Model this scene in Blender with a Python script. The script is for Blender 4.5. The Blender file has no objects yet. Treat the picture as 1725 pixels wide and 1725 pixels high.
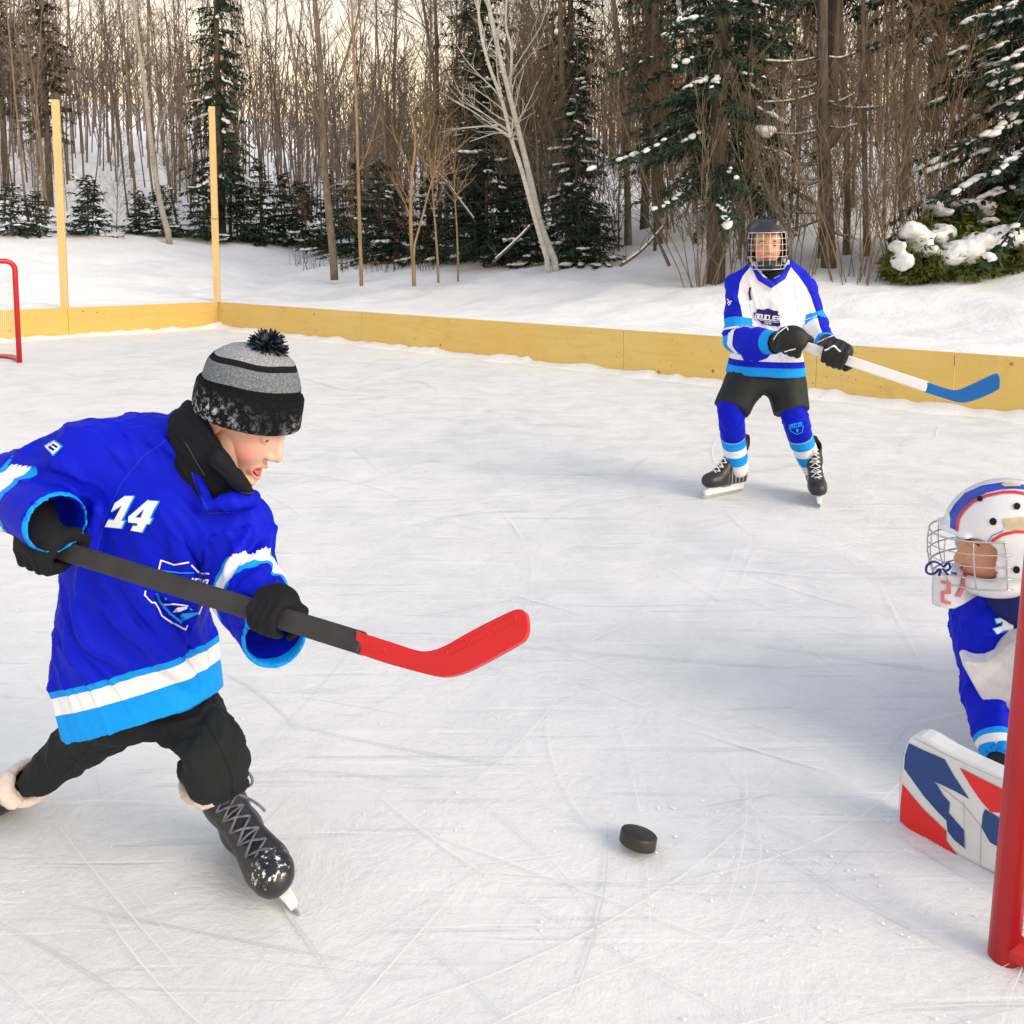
import bpy, bmesh, math, random, os
import numpy as np
from mathutils import Vector, Matrix
from mathutils.bvhtree import BVHTree
from mathutils.geometry import tessellate_polygon

scene = bpy.context.scene
# ------------------------------------------------------------------ camera
W = 1725.0; F = 1405.0; CX, CY = 862.5, 560.0; CAMH = 1.22
PITCH = math.atan(120.0 / 1405.0)
cam_d = bpy.data.cameras.new("camera"); cam = bpy.data.objects.new("camera", cam_d)
scene.collection.objects.link(cam); scene.camera = cam
cam.location = (0, 0, CAMH); cam.rotation_euler = (math.pi / 2 - PITCH, 0, 0)
cam_d.sensor_width = 36.0; cam_d.lens = 36.0 * F / W
cam_d.shift_y = -(862.5 - CY) / W
cam_d.clip_start = 0.05; cam_d.clip_end = 900.0
# ------------------------------------------------------------------ sky, sun, exposure
SUN_EL = math.radians(27.0); SUN_AZ = math.atan2(0.82, -0.58)      # azimuth from +Y towards +X
world = bpy.data.worlds.new("World"); scene.world = world; world.use_nodes = True
wn = world.node_tree.nodes; wl = world.node_tree.links
sky = wn.new("ShaderNodeTexSky"); sky.sky_type = 'NISHITA'; sky.sun_disc = False
sky.sun_elevation = SUN_EL; sky.sun_rotation = SUN_AZ
sky.air_density = 0.8; sky.dust_density = 6.0; sky.ozone_density = 0.3; sky.altitude = 300
# thin bright overcast in front of the clear sky: cream towards the horizon, cooler overhead
tc_ = wn.new("ShaderNodeTexCoord"); sx_ = wn.new("ShaderNodeSeparateXYZ"); wl.new(tc_.outputs["Generated"], sx_.inputs[0])
cr_ = wn.new("ShaderNodeValToRGB"); wl.new(sx_.outputs[2], cr_.inputs[0])
for k_, (p_, c_) in enumerate([(0.0, (2.0, 1.45, 0.66)), (0.15, (1.95, 1.48, 0.78)), (0.32, (0.90, 0.86, 0.80)), (0.8, (0.62, 0.70, 0.84))]):
    e_ = cr_.color_ramp.elements[k_] if k_ < 2 else cr_.color_ramp.elements.new(p_)
    e_.position = p_; e_.color = (*c_, 1)
cl_ = wn.new("ShaderNodeTexNoise"); cl_.inputs["Scale"].default_value = 2.2; cl_.inputs["Detail"].default_value = 5; wl.new(tc_.outputs["Generated"], cl_.inputs[0])
mr_ = wn.new("ShaderNodeMapRange"); mr_.inputs[1].default_value = 0.3; mr_.inputs[2].default_value = 0.7; mr_.inputs[3].default_value = 3.7; mr_.inputs[4].default_value = 5.2; wl.new(cl_.outputs[0], mr_.inputs[0])
sc_ = wn.new("ShaderNodeVectorMath"); sc_.operation = 'SCALE'; wl.new(cr_.outputs[0], sc_.inputs[0]); wl.new(mr_.outputs[0], sc_.inputs[3])
mx_ = wn.new("ShaderNodeMix"); mx_.data_type = 'RGBA'; mx_.inputs[0].default_value = 0.78
wl.new(sky.outputs[0], mx_.inputs[6]); wl.new(sc_.outputs[0], mx_.inputs[7]); wl.new(mx_.outputs[2], wn["Background"].inputs[0])
wn["Background"].inputs[1].default_value = 0.15
sun_d = bpy.data.lights.new("sun", 'SUN'); sun = bpy.data.objects.new("sun", sun_d)
scene.collection.objects.link(sun)
sun_d.energy = 1.15; sun_d.angle = math.radians(34); sun_d.color = (1.0, 0.88, 0.70)
sdir = Vector((math.sin(SUN_AZ) * math.cos(SUN_EL), math.cos(SUN_AZ) * math.cos(SUN_EL), math.sin(SUN_EL)))
sun.rotation_euler = sdir.to_track_quat('Z', 'Y').to_euler()
scene.view_settings.view_transform = 'Standard'; scene.view_settings.look = 'None'
scene.view_settings.exposure = 0.90; scene.view_settings.gamma = 1.0
scene.cycles.max_bounces = 6; scene.cycles.transparent_max_bounces = 8

# ------------------------------------------------------------------ picture-to-place geometry
_cp, _sp = math.cos(PITCH), math.sin(PITCH)
def ray(px, py):
    r = (px - CX) / F; u = -(py - CY) / F
    return np.array([r, _cp + u * _sp, -_sp + u * _cp])
def P(px, py, Y):
    d = ray(px, py); t = Y / d[1]
    return np.array([d[0] * t, Y, CAMH + d[2] * t])
def G(px, py, z=0.0):
    d = ray(px, py); t = (z - CAMH) / d[2]
    return np.array([d[0] * t, d[1] * t, z])
def V(*a): return np.array(a, float)
def unit(v): v = np.asarray(v, float); return v / np.linalg.norm(v)

# ------------------------------------------------------------------ numpy noise
def _hash(i, j, k, seed):
    n = (i * 374761393 + j * 668265263 + k * 2147483647 + seed * 1274126177) & 0xFFFFFFFF
    n = ((n ^ (n >> 13)) * 1274126177) & 0xFFFFFFFF
    n = ((n ^ (n >> 16)) * 2246822519) & 0xFFFFFFFF
    return ((n ^ (n >> 15)) & 0xFFFFFF) / float(0xFFFFFF)
def vnoise(p, seed=0):
    p = np.asarray(p, float); i = np.floor(p).astype(np.int64); f = p - i; f = f * f * (3 - 2 * f)
    r = 0
    for dx in (0, 1):
        for dy in (0, 1):
            for dz in (0, 1):
                w = (f[:, 0] if dx else 1 - f[:, 0]) * (f[:, 1] if dy else 1 - f[:, 1]) * (f[:, 2] if dz else 1 - f[:, 2])
                r = r + w * _hash(i[:, 0] + dx, i[:, 1] + dy, i[:, 2] + dz, seed)
    return r
def fbm(p, o=4, seed=0):
    r = 0; a = 0.5; t = 0
    for k in range(o):
        r = r + a * vnoise(p, seed + k); t += a; p = p * 2.03 + 7.1; a *= 0.5
    return r / t

# ------------------------------------------------------------------ objects
col = scene.collection
def link_mesh(name, verts, faces, mats, parent=None, smooth=True, base=None, attrs=None, fmat=None):
    verts = np.asarray(verts, float).reshape(-1, 3)
    if base is None and parent is not None: base = np.array(parent.get('_b', (0, 0, 0)))
    me = bpy.data.meshes.new(name)
    me.from_pydata((verts - base if base is not None else verts).tolist(), [], faces if isinstance(faces, list) else faces.tolist())
    if not isinstance(mats, (list, tuple)): mats = [mats]
    for m in mats: me.materials.append(m)
    if fmat is not None: me.polygons.foreach_set('material_index', np.asarray(fmat, np.int32))
    if smooth: me.polygons.foreach_set('use_smooth', np.ones(len(me.polygons), bool))
    for k, a in (attrs or {}).items():
        at = me.attributes.new(k, 'FLOAT', 'POINT'); at.data.foreach_set('value', np.asarray(a, np.float32))
    me.update()
    o = bpy.data.objects.new(name, me); col.objects.link(o)
    if parent is not None:
        o.parent = parent
        if base is not None: o['_b'] = tuple(base)
    return o
BASES = []
def thing(name, label, cat, loc, group=None):
    o = bpy.data.objects.new(name, None); col.objects.link(o); o.location = loc
    o.empty_display_size = 0.1
    o['_b'] = tuple(float(c) for c in loc)
    o['label'] = label; o['category'] = cat
    if group: o['group'] = group
    return o
def tag(o, label=None, cat=None, group=None, kind=None):
    if label: o['label'] = label
    if cat: o['category'] = cat
    if group: o['group'] = group
    if kind: o['kind'] = kind
    return o

class MB:
    """collects shapes into one mesh"""
    def __init__(s): s.v = []; s.f = []; s.m = []
    def add(s, v, f, mi=0):
        n = len(s.v); s.v.extend([tuple(x) for x in v]); s.f.extend([tuple(i + n for i in q) for q in f]); s.m.extend([mi] * len(f))
    def tube(s, pts, rad, sides=6, cap=True, mi=0, closed=False, flat=None):
        pts = [np.asarray(p, float) for p in pts]; n = len(pts)
        if not hasattr(rad, '__len__'): rad = [rad] * n
        base = len(s.v); prev = None
        cs = [(math.cos(2 * math.pi * k / sides), math.sin(2 * math.pi * k / sides)) for k in range(sides)]
        for i in range(n):
            a = pts[(i - 1) % n] if (closed or i > 0) else pts[0]; b = pts[(i + 1) % n] if (closed or i < n - 1) else pts[-1]
            t = b - a; t = t / (math.sqrt(t @ t) + 1e-12)
            if prev is None:
                up = np.array([0, 0, 1.]) if abs(t[2]) < 0.9 else np.array([1., 0, 0])
                x = np.cross(up, t)
            else: x = prev - t * (prev @ t)
            x = x / (math.sqrt(x @ x) + 1e-12); y = np.cross(t, x); prev = x
            for c, d in cs: s.v.append(tuple(pts[i] + rad[i] * (c * x + d * y * (flat or 1.0))))
        for i in range(n if closed else n - 1):
            j = (i + 1) % n
            for k in range(sides):
                l = (k + 1) % sides
                s.f.append((base + i * sides + k, base + i * sides + l, base + j * sides + l, base + j * sides + k)); s.m.append(mi)
        if cap and not closed and sides > 2:
            s.f.append(tuple(base + k for k in range(sides))[::-1]); s.m.append(mi)
            s.f.append(tuple(base + (n - 1) * sides + k for k in range(sides))); s.m.append(mi)
    def box(s, c, hx, hy, hz, mi=0, bev=0.0):
        """c centre, hx.. half-extent VECTORS"""
        c, hx, hy, hz = [np.asarray(t, float) for t in (c, hx, hy, hz)]
        v = [c + a * hx + b * hy + d * hz for a in (-1, 1) for b in (-1, 1) for d in (-1, 1)]
        f = [(0, 1, 3, 2), (4, 6, 7, 5), (0, 4, 5, 1), (2, 3, 7, 6), (0, 2, 6, 4), (1, 5, 7, 3)]
        if np.dot(np.cross(hx, hy), hz) < 0: f = [q[::-1] for q in f]
        s.add(v, f, mi)
    def prism(s, outer_a, outer_b, mi=0):
        """closed loop a (front) and matching loop b (back)"""
        n = len(outer_a); base = len(s.v)
        s.v.extend([tuple(p) for p in outer_a]); s.v.extend([tuple(p) for p in outer_b])
        s.f.append(tuple(range(base, base + n))); s.f.append(tuple(range(base + 2 * n - 1, base + n - 1, -1))); s.m += [mi, mi]
        for k in range(n):
            l = (k + 1) % n; s.f.append((base + l, base + k, base + n + k, base + n + l)); s.m.append(mi)
    def build(s, name, mats, parent=None, smooth=True, attrs=None):
        o = link_mesh(name, s.v, s.f, mats, parent, smooth, attrs=attrs, fmat=s.m if isinstance(mats, (list, tuple)) else None)
        return o
def bevel(o, w, seg=2, ang=35):
    b = o.modifiers.new("bevel", 'BEVEL'); b.width = w; b.segments = seg; b.limit_method = 'ANGLE'; b.angle_limit = math.radians(ang)
    return o
def fix_normals(o):
    bm = bmesh.new(); bm.from_mesh(o.data); bmesh.ops.recalc_face_normals(bm, faces=bm.faces); bm.to_mesh(o.data); bm.free(); return o

# ------------------------------------------------------------------ implicit modelling: distance fields turned into one smooth skin
def _smin(a, b, k):
    if k <= 0: return np.minimum(a, b)
    h = np.clip(0.5 + 0.5 * (b - a) / k, 0, 1); return b + (a - b) * h - k * h * (1 - h)
class Prim:
    def __init__(s, fn, lo, hi): s.fn = fn; s.lo = np.asarray(lo, float); s.hi = np.asarray(hi, float)
    def __call__(s, p): return s.fn(p)
def CONE(a, b, ra, rb=None):
    a = np.asarray(a, float); b = np.asarray(b, float); rb = ra if rb is None else rb
    ab = b - a; L2 = ab @ ab + 1e-12; R = max(ra, rb)
    def fn(p):
        t = np.clip(((p - a) @ ab) / L2, 0, 1)
        return np.linalg.norm(p - a - t[..., None] * ab, axis=-1) - (ra + (rb - ra) * t)
    return Prim(fn, np.minimum(a, b) - R, np.maximum(a, b) + R)
def CHAIN(pts, rad):
    if not hasattr(rad, '__len__'): rad = [rad] * len(pts)
    cs = [CONE(pts[i], pts[i + 1], rad[i], rad[i + 1]) for i in range(len(pts) - 1)]
    def fn(p):
        d = cs[0](p)
        for c in cs[1:]: d = np.minimum(d, c(p))
        return d
    return Prim(fn, np.min([c.lo for c in cs], 0), np.max([c.hi for c in cs], 0))
def ELL(c, r, R=None):
    c = np.asarray(c, float); r = np.asarray(r, float) * np.ones(3)
    Rm = np.eye(3) if R is None else np.asarray(R, float)      # columns = axes
    def fn(p):
        q = (p - c) @ Rm
        k0 = np.linalg.norm(q / r, axis=-1); k1 = np.linalg.norm(q / (r * r), axis=-1)
        return k0 * (k0 - 1) / (k1 + 1e-9)
    e = np.abs(Rm) @ r
    return Prim(fn, c - e, c + e)
def BOX(c, h, R=None, rnd=0.0):
    c = np.asarray(c, float); h = np.asarray(h, float); Rm = np.eye(3) if R is None else np.asarray(R, float)
    def fn(p):
        q = np.abs((p - c) @ Rm) - (h - rnd)
        return np.linalg.norm(np.maximum(q, 0), axis=-1) + np.minimum(q.max(-1), 0) - rnd
    e = np.abs(Rm) @ h
    return Prim(fn, c - e, c + e)
def SECT(secs, pw=2.0):
    """elliptic tube: secs = [(centre, wide half-axis VECTOR, depth half-size)]"""
    C = [np.asarray(s[0], float) for s in secs]; Wv = [np.asarray(s[1], float) for s in secs]; D = [s[2] for s in secs]
    R = max(max(np.linalg.norm(w) for w in Wv), max(D))
    def fn(p):
        best = None
        for i in range(len(C) - 1):
            a, b = C[i], C[i + 1]; ab = b - a; L = math.sqrt(ab @ ab); ax = ab / L
            s = (p - a) @ ax; t = np.clip(s / L, 0, 1)
            ex = s - t * L
            c = a + t[..., None] * ab; w = Wv[i] + t[..., None] * (Wv[i + 1] - Wv[i])
            w = w - (w @ ax)[..., None] * ax
            wl = np.linalg.norm(w, axis=-1); wu = w / wl[..., None]; nu = np.cross(ax, wu); dd = D[i] + t * (D[i + 1] - D[i])
            q = p - c; u = np.abs(np.sum(q * wu, -1)) / wl; v = np.abs(np.sum(q * nu, -1)) / dd
            m = np.minimum(wl, dd)
            d = ((u ** pw + v ** pw + (np.abs(ex) / m) ** pw) ** (1.0 / pw) - 1) * m
            best = d if best is None else np.minimum(best, d)
        return best
    return Prim(fn, np.min(C, 0) - R, np.max(C, 0) + R)
class Field:
    def __init__(s, h): s.h = h; s.ops = []
    def add(s, prim, k=0.0): s.ops.append(('+', prim, k)); return s
    def sub(s, prim, k=0.0): s.ops.append(('-', prim, k)); return s
    def cut(s, point, normal, k=0.0):     # removes the side the normal points to
        pt = np.asarray(point, float); n = unit(normal); s.ops.append(('p', (lambda p: (p - pt) @ n), k)); return s
    def cutfn(s, fn, k=0.0): s.ops.append(('p', fn, k)); return s
    def cutlocal(s, point, normal, R, k=0.0):   # the same, but only within R of the point
        pt = np.asarray(point, float); n = unit(normal)
        return s.sub(Prim(lambda p: np.maximum(-((p - pt) @ n), np.linalg.norm(p - pt, axis=-1) - R), pt - R, pt + R), k)
    def mesh(s, smooth=2):
        h = s.h
        lo = np.min([o[1].lo for o in s.ops if o[0] == '+'], 0) - 4 * h; hi = np.max([o[1].hi for o in s.ops if o[0] == '+'], 0) + 4 * h
        n = np.ceil((hi - lo) / h).astype(int) + 1
        ax = [lo[i] + h * np.arange(n[i]) for i in range(3)]
        D = np.full(n, 1.0)
        for op, pr, k in s.ops:
            if op == 'p':
                g = np.stack(np.meshgrid(*ax, indexing='ij'), -1); c = pr(g)
                D = -_smin(-D, -c, k); continue
            pad = k * 1.2 + 4 * h
            i0 = np.maximum(np.floor((pr.lo - pad - lo) / h).astype(int), 0); i1 = np.minimum(np.ceil((pr.hi + pad - lo) / h).astype(int) + 1, n)
            if np.any(i1 <= i0): continue
            sl = tuple(slice(a, b) for a, b in zip(i0, i1))
            g = np.stack(np.meshgrid(*[ax[i][sl[i]] for i in range(3)], indexing='ij'), -1)
            d = pr(g)
            D[sl] = _smin(D[sl], d, k) if op == '+' else -_smin(-D[sl], d, k)
        return surface_nets(D, lo, h, smooth)
def surface_nets(D, lo, h, smooth):
    S = D < 0; n = np.array(D.shape)
    c = S[:-1, :-1, :-1].astype(np.int8)
    cnt = np.zeros(n - 1, np.int8)
    for dx in (0, 1):
        for dy in (0, 1):
            for dz in (0, 1): cnt += S[dx:n[0] - 1 + dx, dy:n[1] - 1 + dy, dz:n[2] - 1 + dz]
    act = np.argwhere((cnt > 0) & (cnt < 8)); idx = np.full(n - 1, -1, np.int64); idx[tuple(act.T)] = np.arange(len(act))
    acc = np.zeros((len(act), 3)); w = np.zeros(len(act))
    cor = [(x, y, z) for x in (0, 1) for y in (0, 1) for z in (0, 1)]
    val = {q: D[act[:, 0] + q[0], act[:, 1] + q[1], act[:, 2] + q[2]] for q in cor}
    for q in cor:
        for a in range(3):
            if q[a] == 0:
                r = list(q); r[a] = 1; r = tuple(r); v0, v1 = val[q], val[r]; m = (v0 < 0) != (v1 < 0)
                t = np.where(m, v0 / np.where(m, v0 - v1, 1), 0)
                pt = np.array(q, float)[None] + 0 * acc; pt[:, a] = t
                acc += np.where(m[:, None], pt, 0); w += m
    v = lo + h * (act + acc / np.maximum(w, 1)[:, None])
    faces = []
    for a in range(3):
        b, c2 = (a + 1) % 3, (a + 2) % 3
        s0 = [slice(None)] * 3; s1 = [slice(None)] * 3; s0[a] = slice(0, -1); s1[a] = slice(1, None)
        A, B = S[tuple(s0)], S[tuple(s1)]
        e = np.argwhere(A != B)
        e = e[(e[:, b] > 0) & (e[:, c2] > 0) & (e[:, b] < n[b] - 1) & (e[:, c2] < n[c2] - 1)]
        ins = A[tuple(e.T)]
        def cell(db, dc):
            q = e.copy(); q[:, b] -= db; q[:, c2] -= dc; return idx[tuple(q.T)]
        quad = np.stack([cell(1, 1), cell(0, 1), cell(0, 0), cell(1, 0)], 1)
        quad[~ins] = quad[~ins][:, ::-1]
        faces.append(quad)
    f = np.concatenate(faces)
    ed = np.concatenate([f[:, [0, 1]], f[:, [1, 2]], f[:, [2, 3]], f[:, [3, 0]]])
    deg = np.bincount(ed.ravel(), minlength=len(v)).astype(float)
    for _ in range(smooth):
        for lam in (0.5, -0.3):
            s = np.stack([np.bincount(ed[:, 0], v[ed[:, 1], i], len(v)) + np.bincount(ed[:, 1], v[ed[:, 0], i], len(v)) for i in range(3)], 1)
            v = v + lam * (s / deg[:, None] - v)
    return v, f
def vnormals(v, f):
    n = np.cross(v[f[:, 2]] - v[f[:, 0]], v[f[:, 3]] - v[f[:, 1]]); r = np.zeros_like(v)
    for k in range(4): np.add.at(r, f[:, k], n)
    return r / (np.linalg.norm(r, axis=1)[:, None] + 1e-12)
def folds(v, f, along, amp, fa=3.0, fc=22.0, seed=0, mask=None, sharp=True):
    """cloth folds: ridges that run along a direction"""
    a = unit(along); n = vnormals(v, f)
    t = np.cross(a, [0.3, 0.9, 0.2]); t = unit(t); b = np.cross(a, t)
    warp = 0.02 * (fbm(v * 6.0, 2, seed + 40) - 0.5)
    q = np.stack([(v @ a) * fa, (v @ t + warp) * fc, (v @ b + warp) * fc], 1)
    n1 = 1 - np.minimum(1, np.abs(vnoise(q, seed) - .5) * 6.0); n2 = 1 - np.minimum(1, np.abs(vnoise(q * np.array([1.5, 2.0, 2.0]) + 9, seed + 1) - .5) * 7.0); n3 = 1 - np.minimum(1, np.abs(vnoise(q * np.array([2.0, 3.6, 3.6]) + 31, seed + 3) - .5) * 7.0)
    where = vnoise(v * 8.0, seed + 2)
    x = 1.1 * n1 * (0.35 + where) + 0.55 * n2 * (1.25 - where) + 0.22 * n3 - 0.55
    if mask is not None: x = x * mask
    return v + n * (amp * x)[:, None]
def xf(M4, v):
    M4 = np.asarray(M4); return v @ M4[:3, :3].T + M4[:3, 3]
def frame(origin, fwd, up):
    f = unit(fwd); l = unit(np.cross(up, f)); u = np.cross(f, l)
    M = np.eye(4); M[:3, 0] = f; M[:3, 1] = l; M[:3, 2] = u; M[:3, 3] = origin; return M
def catmull(pts, n=8, closed=False):
    pts = [np.asarray(p, float) for p in pts]; m = len(pts); out = []
    rng = range(m) if closed else range(m - 1)
    for i in rng:
        p0 = pts[(i - 1) % m] if (closed or i > 0) else pts[0]; p1 = pts[i]; p2 = pts[(i + 1) % m]
        p3 = pts[(i + 2) % m] if (closed or i + 2 < m) else pts[-1]
        for k in range(n):
            t = k / n; out.append(0.5 * ((2 * p1) + (-p0 + p2) * t + (2 * p0 - 5 * p1 + 4 * p2 - p3) * t * t + (-p0 + 3 * p1 - 3 * p2 + p3) * t ** 3))
    if not closed: out.append(pts[-1])
    return out

# ------------------------------------------------------------------ materials
class NT:
    def __init__(s, name):
        s.m = bpy.data.materials.new(name); s.m.use_nodes = True; s.t = s.m.node_tree
        s.b = s.t.nodes["Principled BSDF"]; s.tc = None
    def n(s, typ, **kw):
        x = s.t.nodes.new(typ)
        for k, v in kw.items(): setattr(x, k, v)
        return x
    def l(s, a, b): s.t.links.new(a, b)
    def coord(s):
        if s.tc is None: s.tc = s.n("ShaderNodeTexCoord")
        return s.tc.outputs["Object"]
    def mapping(s, scale=(1, 1, 1), rot=(0, 0, 0), loc=(0, 0, 0)):
        m = s.n("ShaderNodeMapping"); m.inputs["Scale"].default_value = scale; m.inputs["Rotation"].default_value = rot; m.inputs["Location"].default_value = loc
        s.l(s.coord(), m.inputs["Vector"]); return m.outputs[0]
    def noise(s, scale, detail=4, rough=0.55, dist=0.0, vec=None):
        x = s.n("ShaderNodeTexNoise"); x.inputs["Scale"].default_value = scale; x.inputs["Detail"].default_value = detail
        x.inputs["Roughness"].default_value = rough; x.inputs["Distortion"].default_value = dist
        s.l(vec or s.coord(), x.inputs["Vector"]); return x.outputs["Fac"]
    def ramp(s, fac, stops, interp='LINEAR'):
        r = s.n("ShaderNodeValToRGB"); cr = r.color_ramp; cr.interpolation = interp
        while len(cr.elements) < len(stops): cr.elements.new(0.5)
        for e, (p, c) in zip(cr.elements, sorted(stops, key=lambda q: q[0])):
            e.position = p; e.color = (*c, 1) if hasattr(c, '__len__') else (c, c, c, 1)
        s.l(fac, r.inputs[0]); return r.outputs[0]
    def mix(s, fac, a, b, mode='MIX'):
        x = s.n("ShaderNodeMix"); x.data_type = 'RGBA'; x.blend_type = mode
        for v, i in ((fac, 0), (a, 6), (b, 7)):
            if isinstance(v, (int, float)): x.inputs[i].default_value = v if i == 0 else (v, v, v, 1)
            elif isinstance(v, tuple): x.inputs[i].default_value = (*v, 1)
            else: s.l(v, x.inputs[i])
        return x.outputs[2]
    def math(s, op, a, b=0.0):
        x = s.n("ShaderNodeMath"); x.operation = op
        for v, i in ((a, 0), (b, 1)):
            if isinstance(v, (int, float)): x.inputs[i].default_value = v
            else: s.l(v, x.inputs[i])
        return x.outputs[0]
    def attr(s, name):
        a = s.n("ShaderNodeAttribute"); a.attribute_name = name; return a.outputs["Fac"]
    def bump(s, h, strength=0.3, dist=0.01, prev=None):
        b = s.n("ShaderNodeBump"); b.inputs["Strength"].default_value = strength; b.inputs["Distance"].default_value = dist
        s.l(h, b.inputs["Height"])
        if prev is not None: s.l(prev, b.inputs["Normal"])
        s.l(b.outputs[0], s.b.inputs["Normal"]); return b.outputs[0]
    def base(s, c): 
        if isinstance(c, tuple): s.b.inputs["Base Color"].default_value = (*c, 1)
        else: s.l(c, s.b.inputs["Base Color"])
    def set(s, **kw):
        for k, v in kw.items():
            i = s.b.inputs[k.replace('_', ' ')]
            if isinstance(v, tuple) and len(v) == 3: v = (*v, 1)
            if hasattr(v, 'node'): s.l(v, i)
            else: i.default_value = v
def M(name, c, rough=0.6, spec=0.3, var=0.12, vs=8.0, bs=0.0, bstr=0.3, bd=0.002, metal=0.0, sheen=0.0):
    t = NT(name); nz = t.noise(vs, 5, 0.6)
    dk = tuple(x * (1 - var) for x in c); lt = tuple(min(1, x * (1 + var)) for x in c)
    t.base(t.ramp(nz, [(0.3, dk), (0.7, lt)]))
    t.set(Roughness=rough, Metallic=metal); t.b.inputs["Specular IOR Level"].default_value = spec
    if sheen: t.b.inputs["Sheen Weight"].default_value = sheen
    if bs: t.bump(t.noise(bs, 3, 0.6), bstr, bd)
    return t.m
BLUE = (0.003, 0.010, 0.52); LBLUE = (0.006, 0.30, 0.86); WHITE = (0.80, 0.80, 0.84); BLACK = (0.008, 0.009, 0.011)
def M_cloth(name, attr, stops, lo, hi, rough=0.6, weave=900.0, hem=None, spec=0.10):
    """knit cloth whose bands follow a length measured along the sleeve, sock or hem"""
    t = NT(name)
    fac = t.math('DIVIDE', t.math('SUBTRACT', t.attr(attr), lo), hi - lo)
    c = t.ramp(fac, [((p - lo) / (hi - lo), q) for p, q in stops], 'CONSTANT')
    if hem:
        a2, st, l2, h2 = hem
        f2 = t.math('DIVIDE', t.math('SUBTRACT', t.attr(a2), l2), h2 - l2)
        c2 = t.ramp(f2, [((p - l2) / (h2 - l2), q) for p, q in st], 'CONSTANT')
        c = t.mix(t.math('GREATER_THAN', t.math('ABSOLUTE', t.attr(attr)), 0.3), c2, c)
    c = t.mix(0.5, c, t.ramp(t.noise(9, 4), [(0.3, 0.80), (0.7, 1.0)]), 'MULTIPLY')
    t.base(c); t.set(Roughness=rough); t.b.inputs["Specular IOR Level"].default_value = spec
    b1 = t.bump(t.noise(weave, 1, 0.5), 0.12, 0.001)
    t.bump(t.noise(45, 3, 0.6), 0.25, 0.004, b1)
    return t.m
_bm = bmesh.new(); bmesh.ops.create_icosphere(_bm, subdivisions=2, radius=1.0); ICOV = np.array([v_.co[:] for v_ in _bm.verts]); ICOF = [tuple(v_.index for v_ in f_.verts) for f_ in _bm.faces]; _bm.free()
# ================================================================== THE SETTING
rnd = random.Random(7)
CORNER = G(370, 552)[:2]
E1 = unit(V((1725 - 862.5) / F * 6.47 - CORNER[0], 6.47 - CORNER[1]))      # along the right-hand boards
_p = G(0, 575)[:2]; E2 = unit(_p - CORNER)                                   # along the left-hand boards
def ab(x, y):
    d = np.array([x - CORNER[0], y - CORNER[1]]); M2 = np.array([[E1[0], E2[0]], [E1[1], E2[1]]])
    return np.linalg.solve(M2, d)
_MI = np.linalg.inv(np.array([[E1[0], E2[0]], [E1[1], E2[1]]]))
BOARD_H = 0.475
def terr(x, y):
    x = np.atleast_1d(np.asarray(x, float)); y = np.atleast_1d(np.asarray(y, float))
    q = np.stack([x - CORNER[0], y - CORNER[1]], -1) @ _MI.T
    d = np.maximum(np.maximum(-q[:, 0], -q[:, 1]), 0)
    dd = np.where(d < 70, d, 70 + 8 * (1 - np.exp(-(d - 70) / 8)))
    p = np.stack([x, y, 0 * x], -1)
    z = 0.47 + 0.05 * np.minimum(d, 1.2) + 0.225 * np.maximum(dd - 1.2, 0) * (0.75 + 0.25 * np.clip(dd / 20, 0, 1))
    z = z + (fbm(p * 0.55, 3, 3) - 0.5) * 0.30 * np.clip(d / 2.0, 0, 1) + (fbm(p * 2.3, 3, 9) - 0.5) * 0.10 * np.clip(d / 0.8, 0.25, 1)
    z = z + (fbm(p * 0.06, 3, 5) - 0.5) * 4.0 * np.clip((d - 18) / 30, 0, 1)
    return z
def terr1(x, y): return float(terr(x, y)[0])
def hit(px, py, y0=5.0, y1=120.0):
    d = ray(px, py); ys = np.linspace(y0, y1, 1500); t = ys / d[1]
    x = d[0] * t; z = CAMH + d[2] * t
    q = np.stack([x - CORNER[0], ys - CORNER[1]], -1) @ _MI.T
    out = np.maximum(-q[:, 0], -q[:, 1]) > 0.3
    k = np.argmax(out & (terr(x, ys) >= z)); return V(x[k], ys[k], z[k])

# ---- snow and ice materials
t = NT("snow"); t.base(t.ramp(t.noise(1.2, 6, 0.6), [(0.3, (0.80, 0.80, 0.815)), (0.7, (0.87, 0.87, 0.875))]))
t.set(Roughness=0.9); t.b.inputs["Specular IOR Level"].default_value = 0.15
b1 = t.bump(t.noise(2.4, 6, 0.6), 0.45, 0.10); t.bump(t.noise(28, 4, 0.7), 0.35, 0.02, b1)
SNOW = t.m
t = NT("ice")
big = t.ramp(t.noise(0.9, 7, 0.62, 0.4), [(0.36, 0.0), (0.62, 1.0)])
mid = t.ramp(t.noise(4.0, 10, 0.70, 0.35), [(0.40, 0.0), (0.62, 1.0)])
fine = t.ramp(t.noise(38, 6, 0.75, 0.1), [(0.38, 0.0), (0.66, 1.0)])
c = t.mix(big, (0.660, 0.672, 0.680), (0.775, 0.772, 0.762))
c = t.mix(t.math('MULTIPLY', mid, 0.7), c, (0.79, 0.785, 0.78))
c = t.mix(t.math('MULTIPLY', fine, 0.30), c, (0.83, 0.83, 0.835))
st = None
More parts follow.
